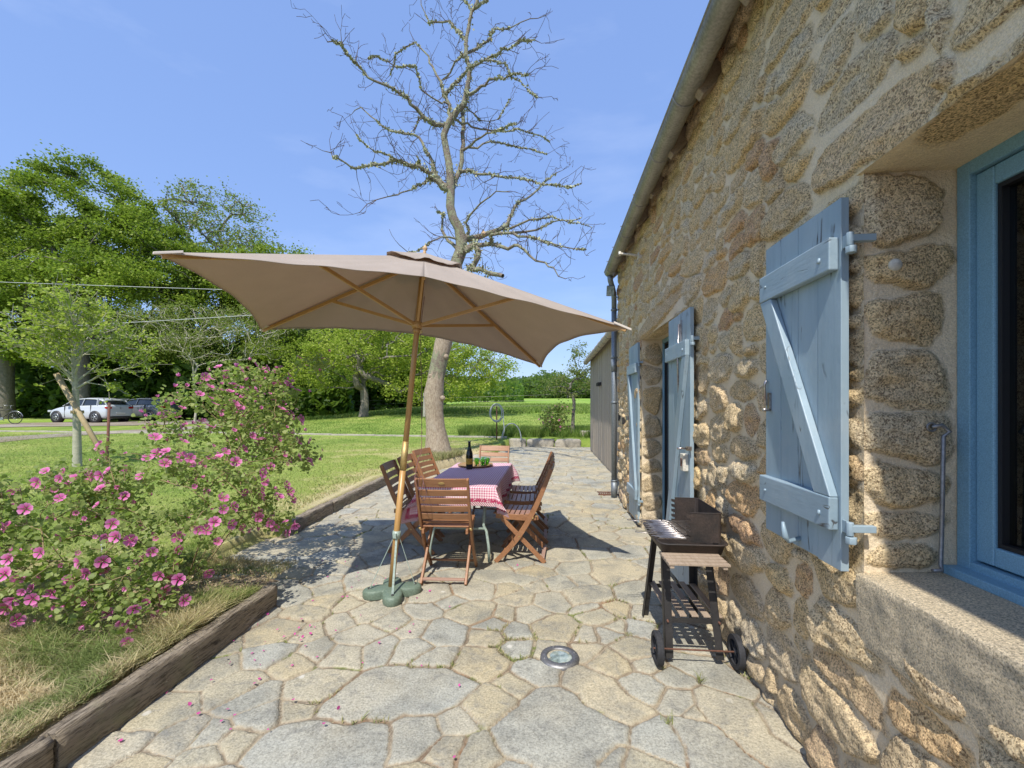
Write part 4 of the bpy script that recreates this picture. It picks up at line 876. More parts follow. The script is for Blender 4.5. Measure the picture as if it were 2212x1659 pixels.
m_.add(V, [(i * 14 + k, i * 14 + (k + 1) % 14, (i + 1) * 14 + (k + 1) % 14, (i + 1) * 14 + k) for i in range(7) for k in range(14)], True); inpar(m_.build('finial', M['cut'], par))
m_ = MB(); m_.tube([HUB - axis * .025, HUB + axis * .03], .042, 16); m_.tube([HUB - axis * .06, HUB - axis * .025], .031, 14); inpar(m_.build('hub', M['pole'], par))
m_ = MB(); m_.tube([PA - axis * .09, PA - axis * .03], .034, 16); inpar(m_.build('top_hub', M['pole'], par))
for Q in (NL, NR, FL, FR, NM, FM):
    d = (Q - PA).normalized(); a_ = PA - axis * .045 + d * .03; b_ = Q - axis * .018 - d * .03; m_ = MB(); m_.bar(a_, b_, .020, .030, axis); rb = inpar(m_.build('rib', M['pole'], par, .003))
    mid = a_.lerp(b_, .52) - axis * .012; m_ = MB(); m_.bar(HUB + (mid - HUB).normalized() * .03, mid, .019, .026, axis); m_.build('strut', M['pole'], rb, .003)
m_ = MB(); e_ = HUB + Vector((.03, 0, -.05)); P = [e_ + axis * .3, e_, e_ + Vector((.002, .01, -.5)), e_ + Vector((.0, .02, -.95)), Vector((-1.07, 3.50, 1.06)), Vector((-1.08, 3.47, .965)), Vector((-1.075, 3.43, .90)), Vector((-1.04, 3.43, .82)), Vector((-1.01, 3.44, .87)), Vector((-1.03, 3.46, .93)), Vector((-1.06, 3.47, .88)), Vector((-1.06, 3.50, .78)), Vector((-1.02, 3.50, .72)), Vector((-1.0, 3.49, .80)), Vector((-1.03, 3.48, .90))]
Q = []
for i in range(len(P) - 1):
    for k in range(4):
        t_ = k / 4; p0, p1, p2, p3 = P[max(i - 1, 0)], P[i], P[i + 1], P[min(i + 2, len(P) - 1)]
        Q.append(.5 * ((2 * p1) + (p2 - p0) * t_ + (2 * p0 - 5 * p1 + 4 * p2 - p3) * t_ ** 2 + (3 * p1 - p0 - 3 * p2 + p3) * t_ ** 3))
m_.tube(Q, .0028, 6); inpar(m_.build('cord', M['cord'], par))
m_ = MB(); m_.cyl(HUB + Vector((.028, -.01, -.05)), HUB + Vector((.028, .01, -.05)), .014, 12); inpar(m_.build('pulley', M['brass'], par))

# green parasol foot
BX, BY = -1.235, 3.36
foot = thing('umbrella_stand', 'green plastic four lobed stand with thin metal stays', 'parasol base', (BX, BY, 0))
m_ = MB(); lob = []; n = 96
for k in range(n):
    a = 2 * PI * k / n; b = abs(math.cos(2 * (a - .35))); lob.append((a, .095 + .130 * b ** 1.3))
prof = [(0.98, .0), (1.0, .012), (1.0, .046), (.97, .058), (.90, .064), (.5, .066), (.12, .068), (.0, .068)]
V = [(s__ * r * math.cos(a), s__ * r * math.sin(a), z + .008) for s__, z in prof for a, r in lob]
m_.add(V, [(i * n + k, i * n + (k + 1) % n, (i + 1) * n + (k + 1) % n, (i + 1) * n + k) for i in range(len(prof) - 1) for k in range(n)], True)
m_.build('weight', M['greenplastic'], foot)
col_c = PB + axis * .42 - Vector((BX, BY, 0))
m_ = MB(); m_.tube([col_c - axis * .03, col_c + axis * .03], .032, 16); m_.box(-.012, .012, -.045, -.02, -.018, .018, Matrix.Translation(col_c)); m_.build('collar', M['greenmetal'], foot)
for k in range(4):
    a = .35 + k * PI / 2; e_ = Vector((.170 * math.cos(a), .170 * math.sin(a), .076)); m_ = MB(); m_.bar(col_c + Vector((.022 * math.cos(a), .022 * math.sin(a), -.02)), e_, .016, .004, (math.cos(a), math.sin(a), .3)); m_.build('stay', M['greenmetal'], foot)
    m_ = MB(); m_.lathe([(0, .009), (.008, .009), (.010, 0)], (e_.x * 1.04, e_.y * 1.04, .074), 8); m_.build('stay_bolt', M['black'], foot)
m_ = MB(); m_.tube([(0, 0, .08), tuple(Vector((0, 0, 0)) + col_c * .25 + Vector((0, 0, .0)))], .023, 14); 

# ------------------------------------------------------------------ folding wooden chairs
def make_chair():
    t_ = thing('folding_chair', 'x', 'folding chair', (0, 0, 0), 0, 'folding wooden chairs round the table')
    # profile in (x forward, z); the chair faces +x
    cur = [(-.300, .895), (-.262, .80), (-.222, .70), (-.180, .60), (-.138, .51), (-.092, .42), (-.035, .32), (.035, .215), (.120, .115), (.215, .020), (.235, .0)]
    cp = np.array(cur); tt = np.linspace(0, 10, 36); cx = np.interp(tt, range(11), cp[:, 0]); cz = np.interp(tt, range(11), cp[:, 1])
    cx = np.convolve(np.pad(cx, 2, 'edge'), np.ones(5) / 5, 'valid'); cz = np.convolve(np.pad(cz, 2, 'edge'), np.ones(5) / 5, 'valid'); cx[0], cz[0] = cur[0]; cx[-1], cz[-1] = cur[-1]
    for s__ in (-1, 1):
        m = MB(); y = s__ * .213; wd = np.interp(tt, [0, 4, 7, 10], [.036, .048, .052, .040]); m.strip([(a, y, b) for a, b in zip(cx, cz)], wd, .021, (0, 1, 0)); m.build('rail', M['chairwood'], t_, .004)
    for s__ in (-1, 1):
        m = MB(); y = s__ * .187; m.bar((.175, y, .415), (-.235, y, .004), .021, .042, (1, 0, 0)); m.build('leg', M['chairwood'], t_, .004)
        m = MB(); m.strip([(.235, y, .437), (.1, y, .430), (-.06, y, .422), (-.175, y, .428)], [.048, .055, .055, .040], .021, (0, 1, 0)); m.build('seat_rail', M['chairwood'], t_, .004)
    for i in range(8):
        m = MB(); x = .236 - i * .0505; z = .456 - .012 * math.sin(i / 7 * PI); m.box(x - .021, x + .021, -.198, .198, z, z + .011); m.build('seat_slat', M['chairslat'], t_, .003)
    # back slats follow the curve, gently bowed
    ks = [.86, .772, .700, .628, .556]
    for i, z in enumerate(ks):
        x = np.interp(-z, -cz, cx); sl_ = (-.38, 1); h = .080 if i == 0 else .058; m = MB(); P = []
        for j in range(9):
            u_ = j / 8 * 2 - 1; P.append((x - .012 * (1 - u_ * u_) - .0, u_ * .202, z))
        V = []; nz_ = Vector((-.40, 0, .92)).normalized(); th_ = Vector((.92, 0, .40)).normalized()
        for p in P:
            for a, b in ((-1, -1), (1, -1), (1, 1), (-1, 1)): V.append(Vector(p) + nz_ * a * h / 2 + th_ * b * .0065)
        m.add(V, [(j * 4 + k, j * 4 + (k + 1) % 4, (j + 1) * 4 + (k + 1) % 4, (j + 1) * 4 + k) for j in range(8) for k in range(4)] + [(3, 2, 1, 0), (32, 33, 34, 35)])
        o = m.build('back_slat', M['chairslat'], t_, .003)
        if i == 0:
            m = MB(); c = Vector((x - .0205, 0, z)); V = [c - th_ * .0 + nz_ * .011 * math.sin(2 * PI * k / 20) + Vector((0, .026 * math.cos(2 * PI * k / 20), 0)) for k in range(20)]
            V2 = [v - th_ * .003 for v in V]; m.add(V + V2, [list(range(20)), list(range(39, 19, -1))] + [(k, 20 + k, 20 + (k + 1) % 20, (k + 1) % 20) for k in range(20)]); m.build('brass_plate', M['brass'], o)
    m = MB(); m.box(-.232, -.196, -.176, .176, .035, .052, Matrix.Rotation(0, 4, 'Y')); m.build('stretcher', M['chairgrey'], t_, .003)
    m = MB(); m.cyl((.165, -.205, .072), (.165, .205, .072), .011, 10); m.build('stretcher', M['chairwood'], t_)
    m = MB(); m.cyl((-.130, -.205, .50), (-.130, .205, .50), .010, 10); m.build('cross_rod', M['chairwood'], t_)
    for s__ in (-1, 1):
        for (bx, bz, yy) in ((-.125, .432, .226), (.006, .252, .226), (.19, .445, .200), (-.155, .45, .226)):
            m = MB(); m.cyl((bx, s__ * (yy - .02), bz), (bx, s__ * yy, bz), .007, 8); m.build('bolt', M['brass'], t_)
    return t_
proto = make_chair()
P2 = PI / 2
chairs = [(-.885, 3.80, P2 + .03, 'folding wooden chair nearest the camera with a brass plate on its back'),
    (-.27, 4.35, PI - .05, 'dark brown folding chair on the wall side nearest the camera'),
    (-.26, 4.93, PI + .02, 'middle one of the three folding chairs on the wall side'),
    (-.26, 5.46, PI + .03, 'farthest of the three folding chairs on the wall side'),
    (-1.40, 4.50, .06, 'folding chair on the lawn side nearest the camera partly behind the pole'),
    (-1.42, 5.08, -.02, 'middle one of the three folding chairs on the lawn side'),
    (-1.46, 5.80, -.22, 'farthest of the three folding chairs on the lawn side in full sun'),
    (-.82, 6.13, -P2 - .04, 'sunlit folding chair at the far end of the table')]
for i, (x, y, a, l) in enumerate(chairs):
    o = proto if i == 0 else copy_tree(proto)
    o.location = (x, y, .008); o.rotation_euler = (0, 0, a); o['label'] = l
# ------------------------------------------------------------------ table and cloth
TX0, TX1, TY0, TY1, TZ = -1.215, -.50, 4.02, 5.74, .735
tab = thing('garden_table', 'garden table with pale green folding metal legs under the checked cloth', 'table', ((TX0 + TX1) / 2, (TY0 + TY1) / 2, 0))
tc_ = Vector(((TX0 + TX1) / 2, (TY0 + TY1) / 2, 0))
hx, hy = (TX1 - TX0) / 2, (TY1 - TY0) / 2
m_ = MB(); m_.box(-hx, hx, -hy, hy, TZ - .03, TZ); m_.build('tabletop', M['greenmetal'], tab, .006)
for sy in (-1, 1):
    for sx in (-1, 1):
        m_ = MB(); m_.tube([(sx * (hx - .10), sy * (hy - .12), TZ - .03), (sx * (hx - .13), sy * (hy - .14), .35), (sx * (hx - .10), sy * (hy - .12), .30), (sx * (hx - .075), sy * (hy - .1), .16), (sx * (hx - .07), sy * (hy - .1), .015)], .014, 10); m_.build('leg', M['greenmetal'], tab)
    m_ = MB(); m_.tube([(-hx + .12, sy * (hy - .13), .32), (hx - .12, sy * (hy - .13), .32)], .012, 8); m_.build('brace', M['greenmetal'], tab)
DL, DR, DN, DF = .33, .24, .17, .20        # drops: left, right, near, far
n1, n2 = 96, 190; us_ = np.linspace(-hx - DL, hx + DR, n1); vs2 = np.linspace(-hy - DN, hy + DF, n2); U, W = np.meshgrid(us_, vs2)
ox = np.where(U > hx, U - hx, np.where(U < -hx, U + hx, 0)); oy = np.where(W > hy, W - hy, np.where(W < -hy, W + hy, 0))
ax_, ay_ = np.abs(ox), np.abs(oy); L = np.hypot(ax_, ay_); both = (ax_ > 0) & (ay_ > 0); cor = np.where(both, np.minimum(ax_, ay_) / np.maximum(np.maximum(ax_, ay_), 1e-6), 0)
flare = .10 + .50 * cor ** .7
wave_y = np.sin(W * 17 + 1.2 * np.sin(W * 5)) * .10 * (ax_ > 0); wave_x = np.sin(U * 19 + 1) * .08 * (ay_ > 0)
X = np.clip(U, -hx, hx) + ox * flare + np.sign(ox) * (.006 + ax_ * np.clip(wave_y, -.1, .12)); Yc = np.clip(W, -hy, hy) + oy * flare + np.sign(oy) * (.006 + ay_ * wave_x)
Z = TZ + .005 + fbm(U * 4, W * 4, 61) * .004 - np.where(L > 0, np.sqrt(np.maximum(L ** 2 * (1 - (flare * .95) ** 2), 0)), 0)
hem = np.minimum(np.minimum(U - us_[0], us_[-1] - U), np.minimum(W - vs2[0], vs2[-1] - W))
V = np.stack([X, Yc, Z], -1).reshape(-1, 3); cl = np_mesh('tablecloth', V, grid_faces(n2, n1), M['gingham'], None, True, {'flat': np.stack([U, W, hem], -1).reshape(-1, 3)})
cl.location = tc_; s_ = cl.modifiers.new('s', 'SOLIDIFY'); s_.thickness = .0012; s_.offset = 1; tag(cl, 'red and white gingham cloth with a patterned hem draped over the table', 'tablecloth')
cl.modifiers.new('sub', 'SUBSURF').levels = 0
# tray, bottle, glasses
ty = Vector((-.925, 5.42, TZ + .009)); tr_ = MB(); tr_.lathe([(0, 0), (.19, 0), (.215, .012), (.222, .022), (.218, .024), (.205, .014), (.19, .007), (0, .006)], n=48)
o = tr_.build('tray', M['tray']); o.location = ty; tag(o, 'round wooden tray carrying the green glasses', 'tray')
bt = thing('wine_bottle', 'dark wine bottle with an amber label standing by the tray', 'bottle', (-.95, 5.145, TZ + .009))
m_ = MB(); m_.lathe([(0, .0), (.036, .0), (.040, .006), (.041, .03), (.041, .165), (.038, .195), (.028, .225), (.018, .25), (.0155, .27), (.0145, .325), (.0, .325)], n=28); m_.build('glass', M['bottle'], bt)
m_ = MB(); m_.lathe([(.0165, .255), (.0160, .32), (.0172, .322), (.0172, .332), (.0, .333)], n=24); m_.build('foil', M['foil'], bt)
m_ = MB(); V = [(.0418 * math.cos(a), .0418 * math.sin(a), z) for z in (.06, .128) for a in np.linspace(-PI / 2 - 1.15, -PI / 2 + 1.15, 24)]
m_.add(V, [(k, k + 1, 24 + k + 1, 24 + k) for k in range(23)], True); m_.build('label', M['label'], bt)
def glass():
    t_ = MB(); pr = [(.0, .004), (.022, .004), (.028, .03), (.036, .092), (.038, .093), (.0385, .092), (.030, .028), (.026, .0), (.0, .0)]; n = 18; V = []
    for r, z in pr:
        for k in range(n * 2): rr_ = r * (1 + (.05 if k % 2 else 0) * (1 if r > .02 else 0)); V.append((rr_ * math.cos(PI * k / n), rr_ * math.sin(PI * k / n), z))
    N = n * 2; t_.add(V, [(i * N + k, i * N + (k + 1) % N, (i + 1) * N + (k + 1) % N, (i + 1) * N + k) for i in range(8) for k in range(N)], True); return t_.build('green_glass', M['greenglass'])
g0 = glass()
for i, (x, y, l) in enumerate(((-.905, 5.40, 'green tumbler nearest the wine bottle on the tray'), (-.820, 5.36, 'middle green tumbler on the tray, touching its neighbour'), (-.775, 5.42, 'yellow green tumbler at the right end of the tray'), (-.83, 5.50, 'green tumbler standing behind the other glasses on the tray'))):
    o = g0 if i == 0 else g0.copy()
    if i: C.objects.link(o)
    o.location = (x, y, ty.z + .007); tag(o, l, 'glass', 'green glasses on the tray')

# ------------------------------------------------------------------ barbecue trolley
bq = thing('barbecue', 'black charcoal barbecue trolley with wooden slat shelves by the wall', 'barbecue', (.84, 2.87, 0))
def B_(o): o.location = (-.84, -2.87, 0); return o
def angle(a, b, sx, sy):
    m = MB(); a = Vector(a); b = Vector(b); m.add([], [])
    w_ = .044
    for (w1, w2) in (((0, 0), (sx * w_, 0)), ((0, 0), (0, sy * w_))):
        t_ = .003
        P = []
        for q in (a, b):
            for (px, py) in (w1, w2):
                P.append(q + Vector((px, py, 0)))
        off = Vector((0, sy * t_, 0)) if w1[1] == w2[1] else Vector((sx * t_, 0, 0))
        V = P + [p + off for p in P]
        m.add(V, [(0, 1, 3, 2), (4, 6, 7, 5), (0, 4, 5, 1), (2, 3, 7, 6), (0, 2, 6, 4), (1, 5, 7, 3)])
    return m
LZ = .60
legs = [((.675, 2.615, .03), (.675, 2.70, LZ), 1, 1), ((1.005, 2.615, .03), (.965, 2.70, LZ), -1, 1), ((.655, 3.19, .0), (.70, 3.08, LZ + .02), 1, -1), ((1.03, 3.19, .0), (.99, 3.08, LZ + .02), -1, -1)]
for a, b, sx, sy in legs: B_(angle(a, b, sx, sy).build('leg', M['black'], bq))
for y, z, x0, x1 in ((2.652, .235, .68, 1.0), (3.15, .235, .675, 1.01), (2.705, .585, .68, .97), (3.08, .60, .70, .99)):
    m_ = MB(); m_.box(x0, x1, y - .002, y + .002, z - .014, z + .014); B_(m_.build('crossbar', M['black'], bq))
for k in range(5):
    x = .70 + k * .068; m_ = MB(); m_.box(x, x + .040, 2.66, 3.17, .252, .262, Matrix.Identity(4)); B_(m_.build('shelf_slat', M['bbqwood'], bq, .002))
for k in range(4):
    m_ = MB(); m_.box(.655 - .0 * k, .985, 2.475 + k * .049, 2.508 + k * .049, .618, .631); B_(m_.build('side_shelf_slat', M['bbqwood'], bq, .002))
for x in (.675, .96):
    m_ = MB(); m_.box(x - .012, x + .012, 2.48, 2.72, .600, .617); B_(m_.build('shelf_bearer', M['bbqwood'], bq, .002))
# bowl: rounded rectangle, tapered
def rrect(x0, x1, y0, y1, r, n=6):
    P = []
    for cx, cy, a0 in ((x1 - r, y1 - r, 0), (x0 + r, y1 - r, PI / 2), (x0 + r, y0 + r, PI), (x1 - r, y0 + r, 1.5 * PI)):
        for k in range(n + 1): a = a0 + PI / 2 * k / n; P.append((cx + r * math.cos(a), cy + r * math.sin(a)))
    return P
X0, X1_, Y0, Y1_ = .655, 1.035, 2.64, 3.12
rings = []
for ins, z, r in ((.0, .688, .05), (-.012, .690, .06), (-.014, .683, .06), (-.0, .678, .05), (.018, .62, .04), (.05, .585, .03)): rings.append([(x, y, z) for x, y in rrect(X0 + ins, X1_ - ins, Y0 + ins, Y1_ - ins, r)])
n = len(rings[0]); m_ = MB(); inner = [[(x, y, z) for x, y in rrect(X0 + i, X1_ - i, Y0 + i, Y1_ - i, .045)] for i, z in ((.004, .688), (.022, .622), (.054, .588))]
allr = inner[::-1] + rings; m_.add([p for r_ in allr for p in r_], [(i * n + k, i * n + (k + 1) % n, (i + 1) * n + (k + 1) % n, (i + 1) * n + k) for i in range(len(allr) - 1) for k in range(n)], True)
m_.add(inner[-1], [list(range(n))]); m_.add(rings[-1], [list(range(n))[::-1]]); B_(m_.build('bowl', M['soot'], bq))
# windshield: U open towards the patio, notched edges
zt = .865; path = [(.83, 2.665), (.99, 2.665)] + [(.99 + .02 * math.sin(a), 2.685 - .02 * math.cos(a)) for a in (0.4, .8, 1.2)] + [(1.012, 2.70), (1.012, 3.08), (1.0, 3.095), (.99, 3.10), (.86, 3.10)]
m_ = MB(); V = [(x, y, z) for x, y in path for z in (.690, zt if True else 0)]; N = len(path)
m_.add(V, [(2 * i, 2 * i + 2, 2 * i + 3, 2 * i + 1) for i in range(N - 1)])
for (x, y) in ((.83, 2.665), (.86, 3.10)):
    for k in range(5):
        z = .695 + k * .034; m_.add([(x, y, z), (x, y, z + .022), (x - .024, y, z + .026), (x - .022, y, z + .008)], [(0, 1, 2, 3)])
ws = B_(m_.build('windshield', M['soot'], bq)); s_ = ws.modifiers.new('s', 'SOLIDIFY'); s_.thickness = .002
m_ = MB(); m_.tube([(x, y, zt) for x, y in path], .003, 6); m_.build('rolled_edge', M['soot'], ws)
m_ = MB(); z = .712; y0, y1 = 2.68, 3.08
for k in range(24): y = y0 + (y1 - y0) * k / 23; m_.tube([(.655 - .02 * (k % 3), y, z), (.99, y, z)], .0027, 5)
for x in (.672, .80, .99): m_.tube([(x, y0, z - .003), (x, y1, z - .003)], .0026, 6)
gr = B_(m_.build('grill', M['chrome'], bq))
for y in (2.72, 3.00):
    m_ = MB(); m_.tube([(.69, y, z + .002), (.60, y, z + .012), (.53, y + .005, z + .014), (.525, y + .02, z + .014), (.53, y + .035, z + .014), (.60, y + .04, z + .012), (.69, y + .04, z + .002)], .0022, 6); m_.build('handle', M['chrome'], gr)
for (x0, y_) in ((.79, 2.70), (.84, 2.76)):
    m_ = MB(); m_.tube([(x0 - .03, 3.06, z + .006), (x0 - .015, 2.95, z + .020), (x0, y_ + .12, z + .012), (x0 + .03, y_, z + .006)], .0028, 6); m_.build('wire', M['soot'], gr)
m_ = MB(); m_.cyl((.60, 2.60, .092), (1.09, 2.60, .092), .005, 8); B_(m_.build('axle', M['rust'], bq))
for x in (.625, 1.065):
    m_ = MB(); m_.M = Matrix.Translation((x, 2.60, .094)) @ Matrix.Rotation(PI / 2, 4, 'Y')
    m_.lathe([(.066, -.018), (.090, -.018), (.093, -.012), (.093, .012), (.090, .018), (.066, .018), (.066, -.018)], n=40)
    wh = B_(m_.build('wheel', M['tyre'], bq, smooth=False)); m2 = MB(); m2.M = m_.M; m2.lathe([(0, -.014), (.020, -.014), (.020, .014), (0, .014)], n=16)
    for k in range(6): m2.box(.018, .068, -.006, .006, -.010, .010, Matrix.Rotation(k * PI / 3, 4, 'Z'))
    m2.build('wheel_hub', M['tyre'], wh)
for a, b in (((.675, 2.614, .235)), ((1.0, 2.614, .235))) if False else (): pass
for x, z in ((.692, .235), (.985, .235), (.692, .585), (.955, .585)):
    m_ = MB(); m_.cyl((x, 2.60 + (z - .03) * .15, z), (x, 2.635 + (z - .03) * .15, z), .006, 8); B_(m_.build('bolt', M['rust'], bq))
# ------------------------------------------------------------------ plants
def unit(v): return v / (np.linalg.norm(v) + 1e-9)
def grow(start, attractors, rng, step=.4, jit=.10, droop=0.0, outw=.55, curl=1.):
    """branch skeleton: each attractor is joined to the cheapest existing node. start: [(pos, parent)]"""
    P = [np.array(p, float) for p, _ in start]; par_ = [q for _, q in start]; D = []
    for i, p in enumerate(P): D.append(unit(p - P[par_[i]]) if par_[i] >= 0 else np.array([0, 0, 1.]))
    base = P[0]; top = P[-1]
    A = np.array(attractors); A = A[np.argsort(np.linalg.norm(A - top, axis=1) * rng.uniform(.8, 1.2, len(A)))]
    for a in A:
        PP = np.array(P); DD = np.array(D); v = a - PP; d = np.linalg.norm(v, axis=1) + 1e-6; cs = (v * DD).sum(1) / d
        cost = d * (1 + outw * (1 - cs)); 
        cost[:1] += 5 * step
        i = int(np.argmin(cost)); L = d[i]; n = max(2, int(L / step)); d0 = DD[i] * L * .45; p0 = PP[i]; prev = i
        for k in range(1, n + 1):
            t_ = k / n; q = p0 + (d0 * (1 - t_) * t_ * 1.6 * curl) + v[i] * t_ + rng.randn(3) * jit * step * (1 if k < n else .3); q[2] -= droop * t_ * t_ * L
            D.append(unit(q - P[prev])); P.append(q); par_.append(prev); prev = len(P) - 1
    return np.array(P), np.array(par_), np.array(D)
def radii(par_, tip, base, pw=2.3, fixed=None):
    n = len(par_); ch = [[] for _ in range(n)]
    for i in range(n):
        if par_[i] >= 0: ch[par_[i]].append(i)
    r = np.zeros(n)
    for i in range(n - 1, -1, -1):
        r[i] = tip if not ch[i] else (sum(r[c] ** pw for c in ch[i])) ** (1 / pw)
    r = tip + (r - tip) * (base - tip) / max(r[0] - tip, 1e-6)
    return r, ch
def skel_mesh(name, P, par_, r, ch, m, parent, sides=6, minr=0):
    V = []; Fq = []; RA = []; vb = 0
    stack = [0]; 
    while stack:
        s0 = stack.pop(); chain = [s0] if par_[s0] < 0 else [par_[s0], s0]; cur = s0
        while ch[cur]:
            nx = max(ch[cur], key=lambda c: r[c])
            for c in ch[cur]:
                if c != nx: stack.append(c)
            chain.append(nx); cur = nx
        pts = P[chain]; rr = r[chain].copy()
        if par_[s0] >= 0: rr[0] = min(rr[0], rr[1] * 1.25)
        if rr.max() < minr: continue
        N = len(pts); T = np.gradient(pts, axis=0); T /= np.linalg.norm(T, axis=1)[:, None] + 1e-9; x = np.cross(T[0], [.3, .5, .81]); x = unit(x); k = sides if rr.max() > .02 else (5 if rr.max() > .008 else 4)
        for i in range(N):
            x = unit(x - T[i] * x.dot(T[i])); y = np.cross(T[i], x)
            for j in range(k):
                a = 2 * PI * j / k; V.append(pts[i] + (x * math.cos(a) + y * math.sin(a)) * rr[i]); RA.append(rr[i])
        for i in range(N - 1):
            for j in range(k): Fq.append((vb + i * k + j, vb + i * k + (j + 1) % k, vb + (i + 1) * k + (j + 1) % k, vb + (i + 1) * k + j))
        vb += N * k
    return np_mesh(name, V, Fq, m, parent, True, {'rad': np.array(RA)})
def leaf_quads(cent, size, rng, aspect=.6, up=.5, fold=False):
    """one leaf per centre -> verts, faces, per-vertex tone"""
    n = len(cent); nrm = rng.randn(n, 3); nrm[:, 2] = np.abs(nrm[:, 2]) * (1 + up * 2) ; nrm /= np.linalg.norm(nrm, axis=1)[:, None]
    d = np.cross(nrm, rng.randn(n, 3)); d /= np.linalg.norm(d, axis=1)[:, None] + 1e-9; b = np.cross(nrm, d); s_ = size * rng.uniform(.6, 1.3, (n, 1))
    tone = rng.rand(n)
    if not fold:
        V = np.stack([cent - d * s_ * .5, cent + b * s_ * aspect * .5 - d * s_ * .05, cent + d * s_ * .5, cent - b * s_ * aspect * .5 - d * s_ * .05], 1).reshape(-1, 3)
        Fc = np.arange(n * 4).reshape(n, 4); return V, Fc, np.repeat(tone, 4)
    h = nrm * s_ * .12
    V = np.stack([cent - d * s_ * .45, cent + b * s_ * aspect * .5 - d * s_ * .22 + h, cent + b * s_ * aspect * .42 + d * s_ * .18 + h, cent + d * s_ * .55, cent - b * s_ * aspect * .42 + d * s_ * .18 + h, cent - b * s_ * aspect * .5 - d * s_ * .22 + h], 1).reshape(-1, 3)
    k = np.arange(n)[:, None] * 6; Fc = np.concatenate([k + np.array([0, 1, 2, 3]), k + np.array([0, 3, 4, 5])]); return V, Fc, np.repeat(tone, 6)
def blob_points(blobs, n, rng, shell=.55):
    """blobs: (centre, (rx, ry, rz)); random points in the outer part of the union"""
    w_ = np.array([b[1][0] * b[1][1] * b[1][2] for b in blobs]) ** .67; w_ /= w_.sum(); out = []
    while len(out) < n:
        c, r = blobs[rng.choice(len(blobs), p=w_)]; v = unit(rng.randn(3)) * (shell + (1 - shell) * rng.rand() ** .7)
        if v[2] < -.75: continue
        out.append(np.array(c) + v * np.array(r) * (1 + .05 * rng.randn()))
    return np.array(out)
def bare_to_tree(name, label, cat, base, trunk_pts, blobs, n_att, leaves, size, leafm, barkm, r0, seed, group=None, clump=.5, spread=None, tip=.012, step=.6, sides=7, top_tone=True, droop=0, up=.5, flat=1., wild=.0, jit=.12, taper=0, outw=.55, curl=1.):
    rng = np.random.RandomState(seed); t_ = thing(name, label, cat, tuple(base), 0, group); base = np.array(base, float)
    st = [(np.zeros(3), -1)] + [(np.array(p) - base, i) for i, p in enumerate(trunk_pts)]
    A = blob_points([(np.array(c) - base, r) for c, r in blobs], n_att, rng)
    P, pa, D = grow(st, A, rng, step, jit, droop, outw, curl); r, ch = radii(pa, tip, r0); nt_ = len(trunk_pts)
    if taper: r[:nt_ + 1] = np.linspace(r0, r0 * taper, nt_ + 1); r[nt_ + 1:] = np.minimum(r[nt_ + 1:], r0 * .38)
    for i in range(1, len(P)): r[i] = min(r[i], r[pa[i]] * .98)
    r[0] *= 1.25
    skel_mesh('trunk', P, pa, r, ch, M[barkm], t_, sides)
    if leaves:
        tips = [i for i in range(len(P)) if not ch[i]]; idx = np.array(tips); mids = np.array([i for i in range(len(P)) if r[i] < tip * 3 and ch[i]] or tips)
        nt = int(leaves * .72); src = np.concatenate([idx[rng.randint(0, len(idx), nt)], mids[rng.randint(0, len(mids), leaves - nt)]])
        clv = rng.uniform(.55, 1.35, len(P)); cen = P[src] + rng.randn(leaves, 3) * clump * clv[src][:, None] * np.array([1, 1, .62 * flat])
        V, Fc, tn = leaf_quads(cen, size, rng, .7, up); ct = rng.rand(len(P))[src]; k = len(tn) // leaves
        tn = np.clip(.55 * tn + .45 * np.repeat(ct, k), 0, 1); np_mesh('crown', V, Fc, M[leafm], t_, False, {'tone': tn})
    return t_

# ---- lichen covered bare tree: main limbs follow the photograph, in depth they spread round the trunk
TB = np.array([*gp(945, 985)[:2], 0]); TB[2] = float(G(TB[0], TB[1])) - .02; TD = TB[1] * _cy - TB[0] * _sy
def c3p(x, y, dz=0.): return at((780 + x / 2.369) / 1.15732, (y / 2.369) / 1.15732, TD + dz)
def mk(pts): return pts
bt_ = thing('bare_tree', 'tall bare tree covered in lichen rising behind the parasol', 'tree', tuple(TB))
trunk = [at(946, 992, TD), at(945, 960, TD), at(941, 925, TD), at(938, 890, TD), at(937, 850, TD), at(942, 815, TD), at(949, 780, TD), at(957, 745, TD), at(968, 700, TD + .05), at(975, 650, TD + .08), at(985, 610, TD + .1), c3p(850, 1570, .1), c3p(885, 1480, .1), c3p(885, 1420, .1), c3p(870, 1350, .05), c3p(835, 1290, 0), c3p(818, 1220, 0), c3p(822, 1130, 0), c3p(818, 1040, 0), c3p(810, 960, .05), c3p(792, 870, .1), c3p(780, 800, .1), c3p(800, 745, .1), c3p(828, 700, .1), c3p(865, 650, .05), c3p(900, 620, 0), c3p(912, 560, -.05), c3p(928, 470, -.1), c3p(935, 400, -.1), c3p(912, 340, -.1), c3p(912, 240, -.1), c3p(930, 150, -.05), c3p(945, 70, 0), c3p(975, 20, .05), c3p(985, -70, .1), c3p(960, -150, .1)]
rad_t = [.42, .30, .25, .235, .225, .222, .22, .215, .21, .20, .185, .165, .155, .15, .125, .115, .11, .105, .10, .09, .085, .082, .082, .082, .08, .075, .062, .055, .05, .05, .045, .04, .04, .035, .025, .012]
